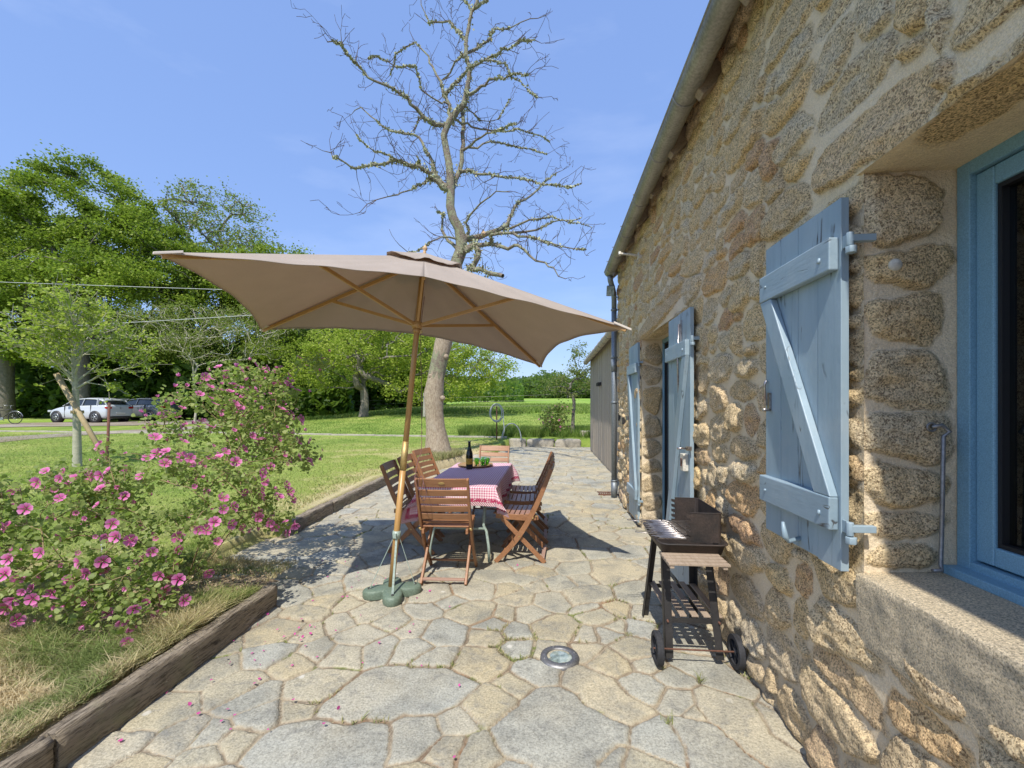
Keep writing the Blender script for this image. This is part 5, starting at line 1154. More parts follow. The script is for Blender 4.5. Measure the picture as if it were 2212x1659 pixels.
limbs = [ # crop coordinates, radius at start/end, depth drift
 ([(822, 1140), (770, 1110), (720, 1070), (690, 1030), (640, 985), (560, 970), (480, 955), (400, 970), (300, 990), (230, 990), (160, 950), (100, 905)], .075, .012, -1.6),
 ([(820, 1150), (760, 1100), (735, 1040), (705, 960), (680, 890), (650, 850), (600, 800), (520, 790), (440, 760), (380, 720), (320, 660), (260, 640)], .06, .012, 1.5),
 ([(828, 700), (780, 640 + 95), (700, 720), (640, 670), (600, 640), (560, 590), (510, 540), (430, 500), (330, 450), (260, 370), (200, 300), (160, 250), (90, 240)], .06, .012, -1.2),
 ([(800, 745), (740, 740), (690, 720), (640, 690), (600, 780)], .03, .010, .6),
 ([(835, 690), (810, 620), (785, 560), (770, 500), (720, 400), (690, 340), (600, 250), (500, 320), (470, 440)], .05, .010, 1.3),
 ([(770, 500), (830, 450), (900, 430), (970, 395), (1020, 350), (1100, 320), (1160, 290), (1240, 260), (1320, 240)], .045, .010, -1.0),
 ([(835, 690), (890, 715), (950, 740), (1040, 770), (1120, 780), (1220, 780), (1320, 800), (1410, 835)], .035, .008, 1.4),
 ([(850, 1190), (850, 1100), (880, 1000), (890, 900), (895, 800), (890, 700), (905, 610)], .07, .045, .5),
 ([(905, 890), (960, 850), (1010, 810), (1070, 780), (1130, 770), (1210, 735)], .035, .010, -1.5),
 ([(905, 850), (1000, 840), (1100, 850), (1200, 860), (1300, 890), (1390, 912)], .028, .006, 1.0),
 ([(890, 995), (960, 1000), (1020, 1025), (1090, 1050), (1210, 1055), (1300, 1080), (1400, 1100), (1500, 1110), (1600, 1090)], .04, .008, -1.4),
 ([(880, 1440), (930, 1430), (1000, 1400), (1080, 1370), (1150, 1330), (1180, 1260), (1230, 1200), (1300, 1150), (1380, 1080), (1440, 1030)], .095, .012, 1.6),
 ([(1150, 1330), (1240, 1350), (1340, 1345), (1430, 1310), (1520, 1310), (1640, 1350)], .045, .008, 2.0),
 ([(1180, 1270), (1260, 1265), (1380, 1275), (1480, 1300), (1600, 1290)], .04, .008, .6),
 ([(920, 1500), (980, 1470), (1060, 1450), (1160, 1465), (1230, 1440), (1290, 1520), (1380, 1560), (1430, 1590), (1490, 1650)], .07, .008, -1.8),
 ([(1090, 1450), (1090, 1400), (1200, 1380), (1280, 1400), (1370, 1440), (1480, 1460), (1620, 1470)], .05, .008, -2.4),
 ([(885, 1570), (910, 1500), (960, 1460), (990, 1490), (960, 1570), (930, 1590), (1000, 1600), (1060, 1620), (1140, 1635)], .08, .05, -.8),
 ([(885, 1450), (830, 1420), (780, 1380), (765, 1320), (775, 1270), (740, 1262)], .055, .018, .5),
 ([(870, 1440), (800, 1420), (760, 1400), (700, 1440), (620, 1500), (520, 1465)], .03, .007, -1.2),
 ([(925, 1380), (915, 1300), (960, 1230), (1030, 1180), (1090, 1140), (1180, 1140)], .035, .010, -1.0),
 ([(885, 1080), (895, 1040), (930, 1000), (970, 1010)], .02, .008, .8),
 ([(912, 560), (970, 540), (1030, 500), (1080, 465), (1150, 460), (1230, 430), (1300, 440)], .045, .010, -1.3),
 ([(1080, 465), (1180, 480), (1240, 520), (1340, 580)], .02, .006, -1.6),
 ([(912, 240), (860, 180), (810, 130), (740, 140), (690, 130), (650, 20), (640, -60)], .035, .008, 1.0),
 ([(912, 330), (880, 320), (820, 420), (770, 480)], .03, .02, .4),
 ([(930, 340), (1000, 300), (1040, 260), (1060, 200), (1080, 180), (1180, 160), (1290, 120), (1390, 90)], .04, .008, 1.2),
 ([(945, 60), (1000, 20), (1060, -40), (1120, -90)], .03, .008, -.6), ([(935, 90), (900, 30), (850, -40), (800, -110)], .03, .008, .7),
 ([(790, 600), (740, 600), (650, 520), (610, 390), (500, 395), (380, 350), (330, 350)], .025, .007, -.9),
 ([(900, 620), (960, 680), (1000, 720), (1100, 710), (1170, 590)], .02, .006, .9),
 ([(640, 985), (600, 1080), (560, 1120), (510, 1160), (380, 1180), (280, 1265)], .03, .006, -1.9),
 ([(500, 960), (560, 930), (610, 920)], .02, .008, -1.0), ([(480, 940), (400, 900), (330, 880), (250, 790)], .022, .006, -2.0)]
Pn = [p - TB for p in trunk]; Pa = [-1] + list(range(len(trunk) - 1)); Rn = list(rad_t)
rngt = np.random.RandomState(77)
def add_chain(pts, r0, r1, near_idx):
    prev = near_idx; n = len(pts)
    for k, p in enumerate(pts):
        Pn.append(p); Pa.append(prev); Rn.append(r0 + (r1 - r0) * ((k + 1) / n) ** .8); prev = len(Pn) - 1
for pts, r0, r1, dz in limbs:
    W3 = [c3p(x, y, .1 + dz * (k / (len(pts) - 1)) ** 1.2) - TB for k, (x, y) in enumerate(pts)]
    d = np.linalg.norm(np.array(Pn) - W3[0], axis=1); j = int(np.argmin(d)); off = Pn[j] - W3[0]
    Q = []
    for k in range(1, len(W3)):
        for h in (.5, 1.): q = W3[k - 1] * (1 - h) + W3[k] * h + (rngt.randn(3) * .025); Q.append(q)
    for k in range(len(Q)): Q[k] = Q[k] + off * max(0, 1 - k / 4)
    add_chain(Q, r0, r1, j)
nmain = len(Pn)
# twigs
def twig(i, L, depth, dirv):
    n = max(3, int(L / .16)); p = Pn[i].copy(); d = unit(dirv); prev = i; r0 = min(Rn[i] * .6, .003 + .012 * L); idx = []
    for k in range(n):
        d = unit(d + rngt.randn(3) * .24 + np.array([0, 0, .06])); p = p + d * L / n; Pn.append(p.copy()); Pa.append(prev); Rn.append(max(.0042, r0 * (1 - (k + 1) / n))); prev = len(Pn) - 1; idx.append(prev)
    if depth > 0:
        for k in idx:
            if rngt.rand() < .42: twig(k, L * rngt.uniform(.3, .6), depth - 1, d + rngt.randn(3) * .8)
for i in range(14, nmain):
    if Rn[i] > .075 and rngt.rand() < .75: continue
    for _q in range(int(rngt.rand() < .8) + int(rngt.rand() < .5)):
        d = Pn[i] - Pn[Pa[i]]; twig(i, rngt.uniform(.22, .80), 2, unit(d) * .6 + rngt.randn(3) * .75 + np.array([0, 0, .15]))
Pn_, Pa_, Rn_ = np.array(Pn), np.array(Pa), np.array(Rn); ch = [[] for _ in Pn]
for i in range(len(Pn)):
    if Pa[i] >= 0: ch[Pa[i]].append(i)
# densify trunk radius with knots
skel_mesh('trunk', Pn_[:12], np.array([-1] + list(range(11))), Rn_[:12] * (1 + .06 * rngt.randn(12)), [[i + 1] if i < 11 else [] for i in range(12)], M['bark'], bt_, 18)
br = skel_mesh('crown', Pn_, Pa_, Rn_ * np.where(np.arange(len(Rn_)) < 11, .96, 1), ch, M['lichenbark'], bt_, 9)
# lichen tufts on the limbs
idx = np.array([i for i in range(12, nmain) if Rn_[i] < .10]); k = idx[rngt.randint(0, len(idx), 11000)]; k = k[fbm(Pn_[k][:, 0] * 1.6, Pn_[k][:, 2] * 1.6, 4) > -.03]
tt = rngt.rand(len(k), 1); cen = Pn_[k] * tt + Pn_[Pa_[k]] * (1 - tt) + rngt.randn(len(k), 3) * (Rn_[k][:, None] * .7 + .006); V, Fc, tn = leaf_quads(cen, .055, rngt, .9, 0, True)
np_mesh('lichen', V, Fc, M['lichen'], bt_, False)
for x, y, dz in ((1020, 1390, .2), (1160, 1337, .9)):
    p = c3p(x, y, dz) - TB; m_ = MB(); m_.cyl(tuple(p), tuple(p + np.array([-.01, -.10, .02])), .05, 12); m_.build('cut_stub', M['cut'], bt_)
# trunk knots
for (u, v) in ((962, 770), (930, 812), (955, 860), (928, 905)):
    p = at(u, v, TD - .17) - TB; m_ = MB(); m_.lathe([(0, .022), (.03, .018), (.05, 0), (.07, -.05)], n=12); o = m_.build('knot', M['bark'], bt_); o.location = p; o.rotation_euler = (PI / 2, 0, 0)

# ---- oaks and woodland on the left
def D_(u, v, d): return at(u, v, d)
def oak(label, u, vb_, d, blobs, n, leaves, size, lm, bark, r0, seed, clump=.55, tip=.014, group='trees behind the parked cars', name='oak_tree', lean=0, up=.5, step=.8):
    b = D_(u, vb_, d); g = b.copy(); g[2] = float(G(b[0], b[1])) - .1
    H = max(c[2] + r[2] for c, r in blobs); th = g[2] + (H - g[2]) * .30
    tp = [np.array([g[0] + lean * .3 + .1, g[1], g[2] + (th - g[2]) * .4]), np.array([g[0] + lean * .7, g[1] + .1, g[2] + (th - g[2]) * .75]), np.array([g[0] + lean, g[1], th])]
    return bare_to_tree(name, label, 'tree', g, tp, blobs, n, leaves, size, M and lm, bark, r0, seed, group, clump, tip=tip, step=step, up=up)
def bl(u, v, d, ru, rv, rd=None):
    """ellipsoid given by photograph pixel centre/half sizes at depth d"""
    k = d / 945.; return (D_(u, v, d), (ru * k, (rd or ru * k), rv * k))
oak('broad leafy oak with the highest crown above the white car', 175, 890, 30, [bl(200, 475, 30, 135, 100, 5), bl(110, 570, 29, 130, 100, 5), bl(320, 555, 30, 110, 95, 4.5), bl(250, 630, 28, 180, 80, 5), bl(60, 660, 30, 120, 80, 4), bl(330, 740, 31, 130, 50, 3)], 620, 150000, .17, 'oakleaf', 'greybark', .42, 21, .38)
oak('leafy oak cut by the left edge of the photo', 5, 890, 31, [bl(-50, 470, 32, 100, 100, 4), bl(-20, 570, 31, 100, 110, 4), bl(-160, 570, 32, 120, 140, 4), bl(20, 700, 30, 70, 60, 3), bl(110, 750, 31, 90, 40, 3)], 360, 80000, .17, 'oakleaf', 'greybark', .55, 22, .38)
oak('sparse olive leaved tree standing between the big oak and the parasol', 470, 885, 36, [bl(475, 490, 36, 100, 80, 4), bl(545, 570, 36, 80, 70, 4), bl(420, 460, 36, 45, 60, 3)], 420, 9500, .18, 'oliveleaf', 'greybark', .25, 23, .32, .015)
oak('dark green tree whose top shows just left of the canopy edge', 600, 885, 34, [bl(560, 620, 34, 100, 80, 4), bl(610, 640, 34, 80, 100, 4), bl(450, 640, 33, 110, 70, 3), bl(640, 720, 33, 80, 110, 4)], 340, 80000, .175, 'oakleaf', 'greybark', .3, 24, .40)
oak('pale twigged low tree behind the pink bush', 420, 895, 25, [bl(380, 700, 25, 160, 45, 2.5), bl(480, 740, 25, 130, 60, 2.5), bl(280, 720, 25, 120, 50, 2.5), bl(560, 700, 25, 100, 40, 2)], 680, 15000, .10, 'oliveleaf', 'palewood', .06, 25, .24, .010, step=.4)
oak('bright green spreading tree behind the leaning pole', 785, 892, 26, [bl(800, 760, 26, 150, 60, 3), bl(900, 780, 26, 150, 55, 3), bl(1010, 790, 25.5, 120, 45, 2.5), bl(720, 800, 26, 90, 60, 2.5), bl(860, 700, 27, 120, 50, 3), bl(960, 840, 25, 130, 32, 2)], 560, 48000, .13, 'limeleaf', 'greybark', .24, 26, .30, .011, group='trees on the lawn edge', name='spreading_tree', step=.5)
oak('tall mid green trees closing the view left of the spreading tree', 690, 885, 38, [bl(640, 780, 38, 120, 90, 4), bl(740, 760, 40, 120, 80, 4), bl(860, 780, 42, 110, 70, 4), bl(560, 800, 37, 110, 90, 4)], 320, 50000, .23, 'oakleaf', 'greybark', .3, 27, .6)
# understorey: nobody could count it
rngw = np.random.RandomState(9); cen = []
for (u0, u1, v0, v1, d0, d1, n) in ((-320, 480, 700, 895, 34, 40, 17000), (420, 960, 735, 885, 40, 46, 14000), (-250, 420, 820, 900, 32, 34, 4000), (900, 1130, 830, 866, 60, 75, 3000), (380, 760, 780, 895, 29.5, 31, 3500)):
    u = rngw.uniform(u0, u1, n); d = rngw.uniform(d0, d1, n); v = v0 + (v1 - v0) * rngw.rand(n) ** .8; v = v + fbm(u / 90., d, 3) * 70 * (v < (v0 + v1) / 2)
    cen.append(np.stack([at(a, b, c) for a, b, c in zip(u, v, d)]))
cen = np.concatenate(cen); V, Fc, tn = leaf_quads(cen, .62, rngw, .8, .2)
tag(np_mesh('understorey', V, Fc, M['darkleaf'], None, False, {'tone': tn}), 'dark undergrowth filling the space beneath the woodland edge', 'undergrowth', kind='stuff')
# distant wooded horizon
cen = []
for k in range(420):
    u = rngw.uniform(900, 1330) if k < 300 else rngw.uniform(-700, 2300); d = rngw.uniform(125, 175); v = 862; b = at(u, v, d); h = (3.0 + 5.5 * abs(fbm(u / 46., .5, 8)) * 2 + rngw.rand() * 2.5) * (d / 140); r = h * rngw.uniform(.45, .75)
    g0_ = float(G(b[0], b[1])); c = np.array([b[0], b[1], g0_ + h * .52]); q = rngw.randn(150, 3); q /= np.linalg.norm(q, axis=1)[:, None]; cen.append(c + q * np.array([r, r, h * .52]) * rngw.uniform(.75, 1.05, (150, 1)))
cen = np.concatenate(cen); V, Fc, tn = leaf_quads(cen, 1.0, rngw, .8, .3)
tag(np_mesh('far_wood', V, Fc, M['farleaf'], None, False, {'tone': tn}), 'far wooded skyline beyond the green field', 'wood', kind='stuff')
# apple tree and pink bush near the barn
def gpt(u, v): p = gp(u, v); return p
b = gp(1236, 935); dd = b[1] * _cy - b[0] * _sy
bare_to_tree('fruit_tree', 'young pale green fruit tree just left of the wooden barn', 'tree', (b[0], b[1], b[2] - .05), [at(1238, 900, dd), at(1240, 870, dd), at(1236, 850, dd)], [bl(1240, 830, dd, 48, 38, .9), bl(1252, 790, dd, 22, 45, .6), bl(1200, 835, dd, 35, 25, .7), bl(1285, 820, dd, 35, 40, .8)], 120, 3800, .075, M and 'oliveleaf', 'greybark', .07, 41, None, .13, tip=.006, step=.25)
def flower_mesh(seed=0):
    rng = np.random.RandomState(seed); V = []; Fq = []; RA = []; n = 5
    for p in range(n):
        a0 = 2 * PI * p / n + rng.randn() * .05; b0 = len(V); ns, nr = 5, 4
        for i in range(nr):
            r = [.004, .35, .72, 1.0][i]
            for j in range(ns):
                s_ = j / (ns - 1) * 2 - 1; wdt = [.15, .34, .56, .50][i]; a = a0 + s_ * wdt; rr_ = r * (1 - .10 * (abs(s_) > .8) * (i == 3) - .07 * (abs(s_) < .1) * (i == 3)); z = .30 * r ** 1.5 * (1 - .12 * s_ * s_) + .04 * s_ * (i > 0) + rng.randn() * .015
                V.append((rr_ * math.cos(a), rr_ * math.sin(a), z)); RA.append(rr_)
        for i in range(nr - 1):
            for j in range(ns - 1): Fq.append((b0 + i * ns + j, b0 + i * ns + j + 1, b0 + (i + 1) * ns + j + 1, b0 + (i + 1) * ns + j))
    b0 = len(V)
    for r, z in ((.05, .0), (.04, .28), (.0, .32)):
        for k in range(4): a = k * PI / 2; V.append((r * math.cos(a), r * math.sin(a), z)); RA.append(.75)
    for i in range(2):
        for k in range(4): Fq.append((b0 + i * 4 + k, b0 + i * 4 + (k + 1) % 4, b0 + (i + 1) * 4 + (k + 1) % 4, b0 + (i + 1) * 4 + k))
    return np.array(V), np.array(Fq), np.array(RA)
def mallow(label, base, blobs, n_att, leaves, lsize, flowers, fsize, seed, parts=100, r0=.02, focus=None, name='mallow_bush', stems=9, tip=.0022):
    rng = np.random.RandomState(seed); t_ = thing(name, label, 'flowering bush', tuple(base)); base = np.array(base)
    st = [(np.zeros(3), -1)]
    for k in range(stems):
        a = rng.rand() * 2 * PI; st.append((np.array([math.cos(a), math.sin(a), .9]) * .12 * (.5 + rng.rand()), 0)); st.append((st[-1][0] * 2.3 + np.array([0, 0, .12]), len(st) - 1))
    A = blob_points([(np.array(c) - base, r) for c, r in blobs], n_att, rng, .35); A[:, 2] = np.maximum(A[:, 2], .12)
    P, pa, D = grow(st, A, rng, .13, .16, 0, .4); r, ch = radii(pa, tip, r0 * 3); r = np.minimum(r, r0)
    skel_mesh('stem', P, pa, r, ch, M['twig'], t_, 6)
    thin = np.array([i for i in range(len(P)) if r[i] < tip * 3.6]); src = thin[rng.randint(0, len(thin), leaves)]; cen = P[src] + rng.randn(leaves, 3) * lsize * 1.1
    cen[:, 2] = np.maximum(cen[:, 2], .03)
    V, Fc, tn = leaf_quads(cen, lsize, rng, .95, .35, True); np_mesh('leaf', V, Fc, M['mallowleaf'], t_, False, {'tone': tn * .9 + (rng.rand(leaves).repeat(6) > .985) * .1})['kind'] = 'stuff'
    # flowers: near tips, facing outward and up
    FV = [flower_mesh(s_) for s_ in range(3)]; metas = []
    tips = np.array([i for i in range(len(P)) if not ch[i]] ); cand = np.concatenate([tips, thin[rng.randint(0, len(thin), flowers * 2)]]); cand = cand[rng.permutation(len(cand))][:flowers * 2]
    cen0 = P.mean(0); camv = np.array([0, 0, CAMH]) - base; chosen = []
    for i in cand:
        if len(chosen) >= flowers: break
        p = P[i] + unit(P[i] - cen0) * .05 + unit(camv - P[i]) * .05 + rng.randn(3) * .02
        if all(np.linalg.norm(p - q[0]) > fsize * 1.05 for q in chosen):
            out = unit(P[i] - cen0) + np.array([0, 0, .35]) + unit(camv - P[i]) * .45 + rng.randn(3) * .45; s_ = fsize * rng.uniform(.75, 1.12) * (.55 if rng.rand() < .18 else 1)
            chosen.append((p + unit(out) * .02, unit(out), s_))
    chosen.sort(key=lambda q: np.linalg.norm(q[0] - camv) / q[2])
    meshes = []
    for (V0, F0, R0) in FV:
        o = np_mesh('flower', V0, F0, M['petal'], t_, True, {'rad': R0, 'tone': np.full(len(R0), rng.rand())}); meshes.append(o.data); bpy.data.objects.remove(o)
    for k, (p, d, s_) in enumerate(chosen[:parts]):
        o = bpy.data.objects.new('flower', meshes[k % 3]); link(o, t_); o.location = p; o.rotation_euler = Vector(d).to_track_quat('Z', 'Y').to_euler(); o.scale = (s_ / 2,) * 3
    VV, FF, RR, TT = [], [], [], []; nb = 0
    for k, (p, d, s_) in enumerate(chosen[parts:]):
        V0, F0, R0 = FV[k % 3]; Rm = np.array(Vector(d).to_track_quat('Z', 'Y').to_matrix()); cl_ = rng.rand() < .42
        V1 = V0 * np.array([.45, .45, 2.2]) if cl_ else V0
        VV.append((V1 * s_ / 2) @ Rm.T + p); FF.append(F0 + nb); nb += len(V0); RR.append(R0); TT.append(np.full(len(R0), rng.rand()))
    if VV: np_mesh('flowers', np.concatenate(VV), np.concatenate(FF), M['petal'], t_, True, {'rad': np.concatenate(RR), 'tone': np.concatenate(TT)})['kind'] = 'stuff'
    return t_
b = gp(1198, 942); dd = b[1] * _cy - b[0] * _sy
mallow('small pink flowering bush in the grass near the barn', (b[0], b[1], b[2]), [bl(1200, 905, dd, 30, 30, .5), bl(1215, 880, dd, 20, 22, .35), bl(1185, 910, dd, 22, 24, .4)], 90, 1500, .07, 60, .075, 51, 0, .012, stems=5, tip=.004)
BB = (-2.72, 3.02, .17)
mallow('large pink flowering mallow bush spilling over the timber edging', BB,
    [((-2.75, 3.0, .85), (.75, .55, .45)), ((-3.45, 2.70, .78), (.62, .5, .36)), ((-3.9, 2.5, .85), (.35, .35, .25)), ((-2.55, 3.5, 1.25), (.38, .45, .42)), ((-2.75, 4.0, 1.25), (.42, .4, .40)), ((-2.60, 3.75, 1.62), (.32, .35, .26)), ((-2.85, 3.75, 1.72), (.42, .3, .22)), ((-2.17, 3.85, 1.88), (.14, .14, .13)), ((-3.05, 3.6, 1.40), (.45, .4, .36)), ((-2.3, 3.4, .75), (.24, .30, .36)), ((-2.15, 3.5, 1.1), (.16, .2, .2)), ((-3.5, 2.35, .55), (.55, .35, .3)), ((-3.0, 2.35, .45), (.4, .25, .25)), ((-3.95, 2.7, .6), (.35, .35, .3)), ((-2.7, 2.52, .42), (.42, .28, .30)), ((-2.42, 2.45, .30), (.16, .18, .16))],
    780, 14500, .033, 660, .074, 52, 100, .005)
# sapling with a slanting stake
sp_ = gp(167, 1008); dd = sp_[1] * _cy - sp_[0] * _sy
yt = thing('young_tree', 'young staked tree with fresh lime leaves left of the pink bush', 'tree', (sp_[0], sp_[1], sp_[2] - .05)); rngy = np.random.RandomState(61)
B0 = np.array([sp_[0], sp_[1], sp_[2] - .05]); tk = [at(167 + (160 - 167) * t_, 1012 + (655 - 1012) * t_, dd) - B0 + np.array([.03 * math.sin(7 * t_), .02 * math.cos(5 * t_), 0]) * t_ for t_ in np.linspace(0, 1, 26)]; tk[0][:] = 0
YP = list(tk); YA = [-1] + list(range(25)); YR = list(np.linspace(.082, .010, 26) ** 1.0); YR = [max(.008, .082 * (1 - i / 25) ** .75) for i in range(26)]; LT = []
def ybr(i, d, L, r0, depth, bend):
    n = max(4, int(L / .12)); p = YP[i].copy(); prev = i; ids = []
    for k in range(n):
        d = unit(d + np.array([0, 0, bend]) / n + rngy.randn(3) * .045); p = p + d * L / n; YP.append(p.copy()); YA.append(prev); YR.append(max(.0035, r0 * (1 - .85 * (k + 1) / n))); prev = len(YP) - 1; ids.append(prev)
    if depth:
        for q in ids[1:]:
            for _ in range(2):
                if rngy.rand() < .62: ybr(q, unit(d + rngy.randn(3) * .55), rngy.uniform(.14, .42) * (1 if depth == 1 else 1.4), YR[q] * .6, depth - 1, .1)
    LT.extend(ids[-2:])
for k in range(24):
    i = 12 + int(k * 12 / 23); a = k * 2.4 + rngy.rand() * .5; f_ = (i - 12) / 13; e_ = .70 + .45 * f_ + rngy.rand() * .15
    ybr(i, np.array([math.cos(a) * math.cos(e_), math.sin(a) * math.cos(e_), math.sin(e_)]), (1.25 - .78 * f_) * rngy.uniform(.75, 1.1), .024 - .014 * f_, 2 if f_ < .6 else 1, -.12)
YP, YA, YR = np.array(YP), np.array(YA), np.array(YR); ych = [[] for _ in YP]
for i in range(1, len(YP)): ych[YA[i]].append(i)
skel_mesh('trunk', YP, YA, YR, ych, M['palebark'], yt, 10)
LT = np.array(LT); src = LT[rngy.randint(0, len(LT), 4800)]; cen = YP[src] + rngy.randn(4800, 3) * np.array([.05, .05, .035]); V, Fc, tn = leaf_quads(cen, .066, rngy, .8, .5, True)
np_mesh('crown', V, Fc, M['limeleaf'], yt, False, {'tone': tn})
dd = sp_[1] * _cy - sp_[0] * _sy; m_ = MB(); a_ = at(122, 808, dd - .12); b_ = at(246, 1012, dd - .25); m_.tube([a_ - b_, (0, 0, -.1)], [.050, .048], 10)
st_ = m_.build('stake', M['stake']); st_.location = tuple(b_); tag(st_, 'slanting wooden stake tied to the young tree', 'stake')
m_ = MB(); c = at(167, 892, dd)
for k in range(3): m_.tube([(.095 * math.cos(a), .095 * math.sin(a) , .02 * k) for a in np.linspace(0, 2 * PI, 18)], .014, 6)
o = m_.build('tie', M['stake']); o.location = tuple(c); tag(o, 'rope tie binding the young tree to its stake', 'tie')

# ---- metal rods in the bush
def rod(name, u0, v0, u1, v1, d, r, mat, label, cat, top=None):
    a = at(u0, v0, d); b = at(u1, v1, d); m = MB(); m.tube([(0, 0, 0), tuple(a - b)], r, 8); o = m.build(name, mat); o.location = tuple(b); return tag(o, label, cat)
rod('iron_rod', 236, 870, 226, 1150, 4.15, .011, M['rust'], 'rusty iron rod rising from the pink bush', 'rod')
rod('plastic_tube', 222, 1160, 226, 1250, 3.6, .014, M['greenmetal'], 'short pale green tube standing in the pink bush', 'tube') if False else rod('plastic_tube', 222, 1155, 222, 1300, 3.25, .013, M['hose'], 'short grey tube standing in the pink bush', 'tube')
# ---- posts
def post(u, v0, v1, d, w_, label, h=.0):
    p = gp(u, v1); d = p[1] * _cy - p[0] * _sy; hh = (v1 - v0) * d / 945; m = MB(); m.box(-w_ / 2, w_ / 2, -w_ / 2, w_ / 2, -.15, hh); o = m.build('fence_post', M['post'], None, .012); o.location = tuple(p); o.rotation_euler = (.0, .02, .4); return tag(o, label, 'fence post', 'weathered posts of the field fence')
post(742, 847, 894, 0, .12, 'pale fence post left of the leaning pole'); post(645, 868, 893, 0, .08, 'short fence post at the end of the gravel drive'); post(916, 849, 894, 0, .11, 'fence post half hidden by the bare tree trunk')
p0 = gp(560, 893); p1 = gp(1190, 893); m_ = MB()
for h_ in (.35, .6, .85): m_.tube([(p0[0], p0[1], p0[2] + h_), (p1[0], p1[1], p1[2] + h_)], .006, 4)
o = m_.build('fence_wire', M['iron']); tag(o, 'thin wires strung along the field fence', 'fence wire')
# rusty pole with a coiled hose
p = gp(1073, 950); dd = p[1] * _cy - p[0] * _sy; m_ = MB(); m_.tube([(0, 0, -.1), (0, 0, 72 * dd / 945)], .022, 8); o = m_.build('iron_pole', M['rust']); o.location = tuple(p); tag(o, 'rusty pole holding the coiled hose at the patio end', 'pole')
m_ = MB(); P = []
for k in range(90):
    a = k / 90 * 6 * PI; P.append((.22 * math.cos(a) * (1 + .15 * math.sin(a * .37)), -.04 + .02 * math.sin(a * .5), .30 * math.sin(a) * (1 + .1 * math.cos(a * .7)) - .0))
P += [(.25, -.05, -.3), (.28, -.06, -.6), (.24, -.04, -.8)]
m_.tube(P, .016, 6); o = m_.build('hose', M['hose']); o.location = (p[0], p[1] - .03, p[2] + 58 * dd / 945); tag(o, 'grey hose coiled on the rusty pole', 'hose')
p = gp(1105, 948); m_ = MB(); m_.tube([(.34 * math.cos(a), 0, .55 * math.sin(a)) for a in np.linspace(-.2, PI + .3, 24)], .02, 6); o = m_.build('hoop', M['hose']); o.location = (p[0], p[1], p[2]); tag(o, 'pale bent hoop standing in the long grass', 'hoop')
# leafy tufts along the patio end
rng = np.random.RandomState(14)
# ---- overhead wires fixed to the bare tree
def wire(u0, v0, d0, u1, v1, d1, sag, label):
    a, b = at(u0, v0, d0), at(u1, v1, d1); P = [tuple(a + (b - a) * t_ + np.array([0, 0, -sag * 4 * t_ * (1 - t_)])) for t_ in np.linspace(0, 1, 40)]; m = MB(); m.tube(P, .0075, 5); o = m.build('overhead_wire', M['cable']); tag(o, label, 'wire', 'overhead wires')
wire(-700, 580, 19, 952, 640, 11.2, .06, 'upper white overhead wire crossing in front of the oaks'); wire(-700, 741, 19, 948, 655, 11.2, .12, 'lower overhead wire rising towards the parasol')
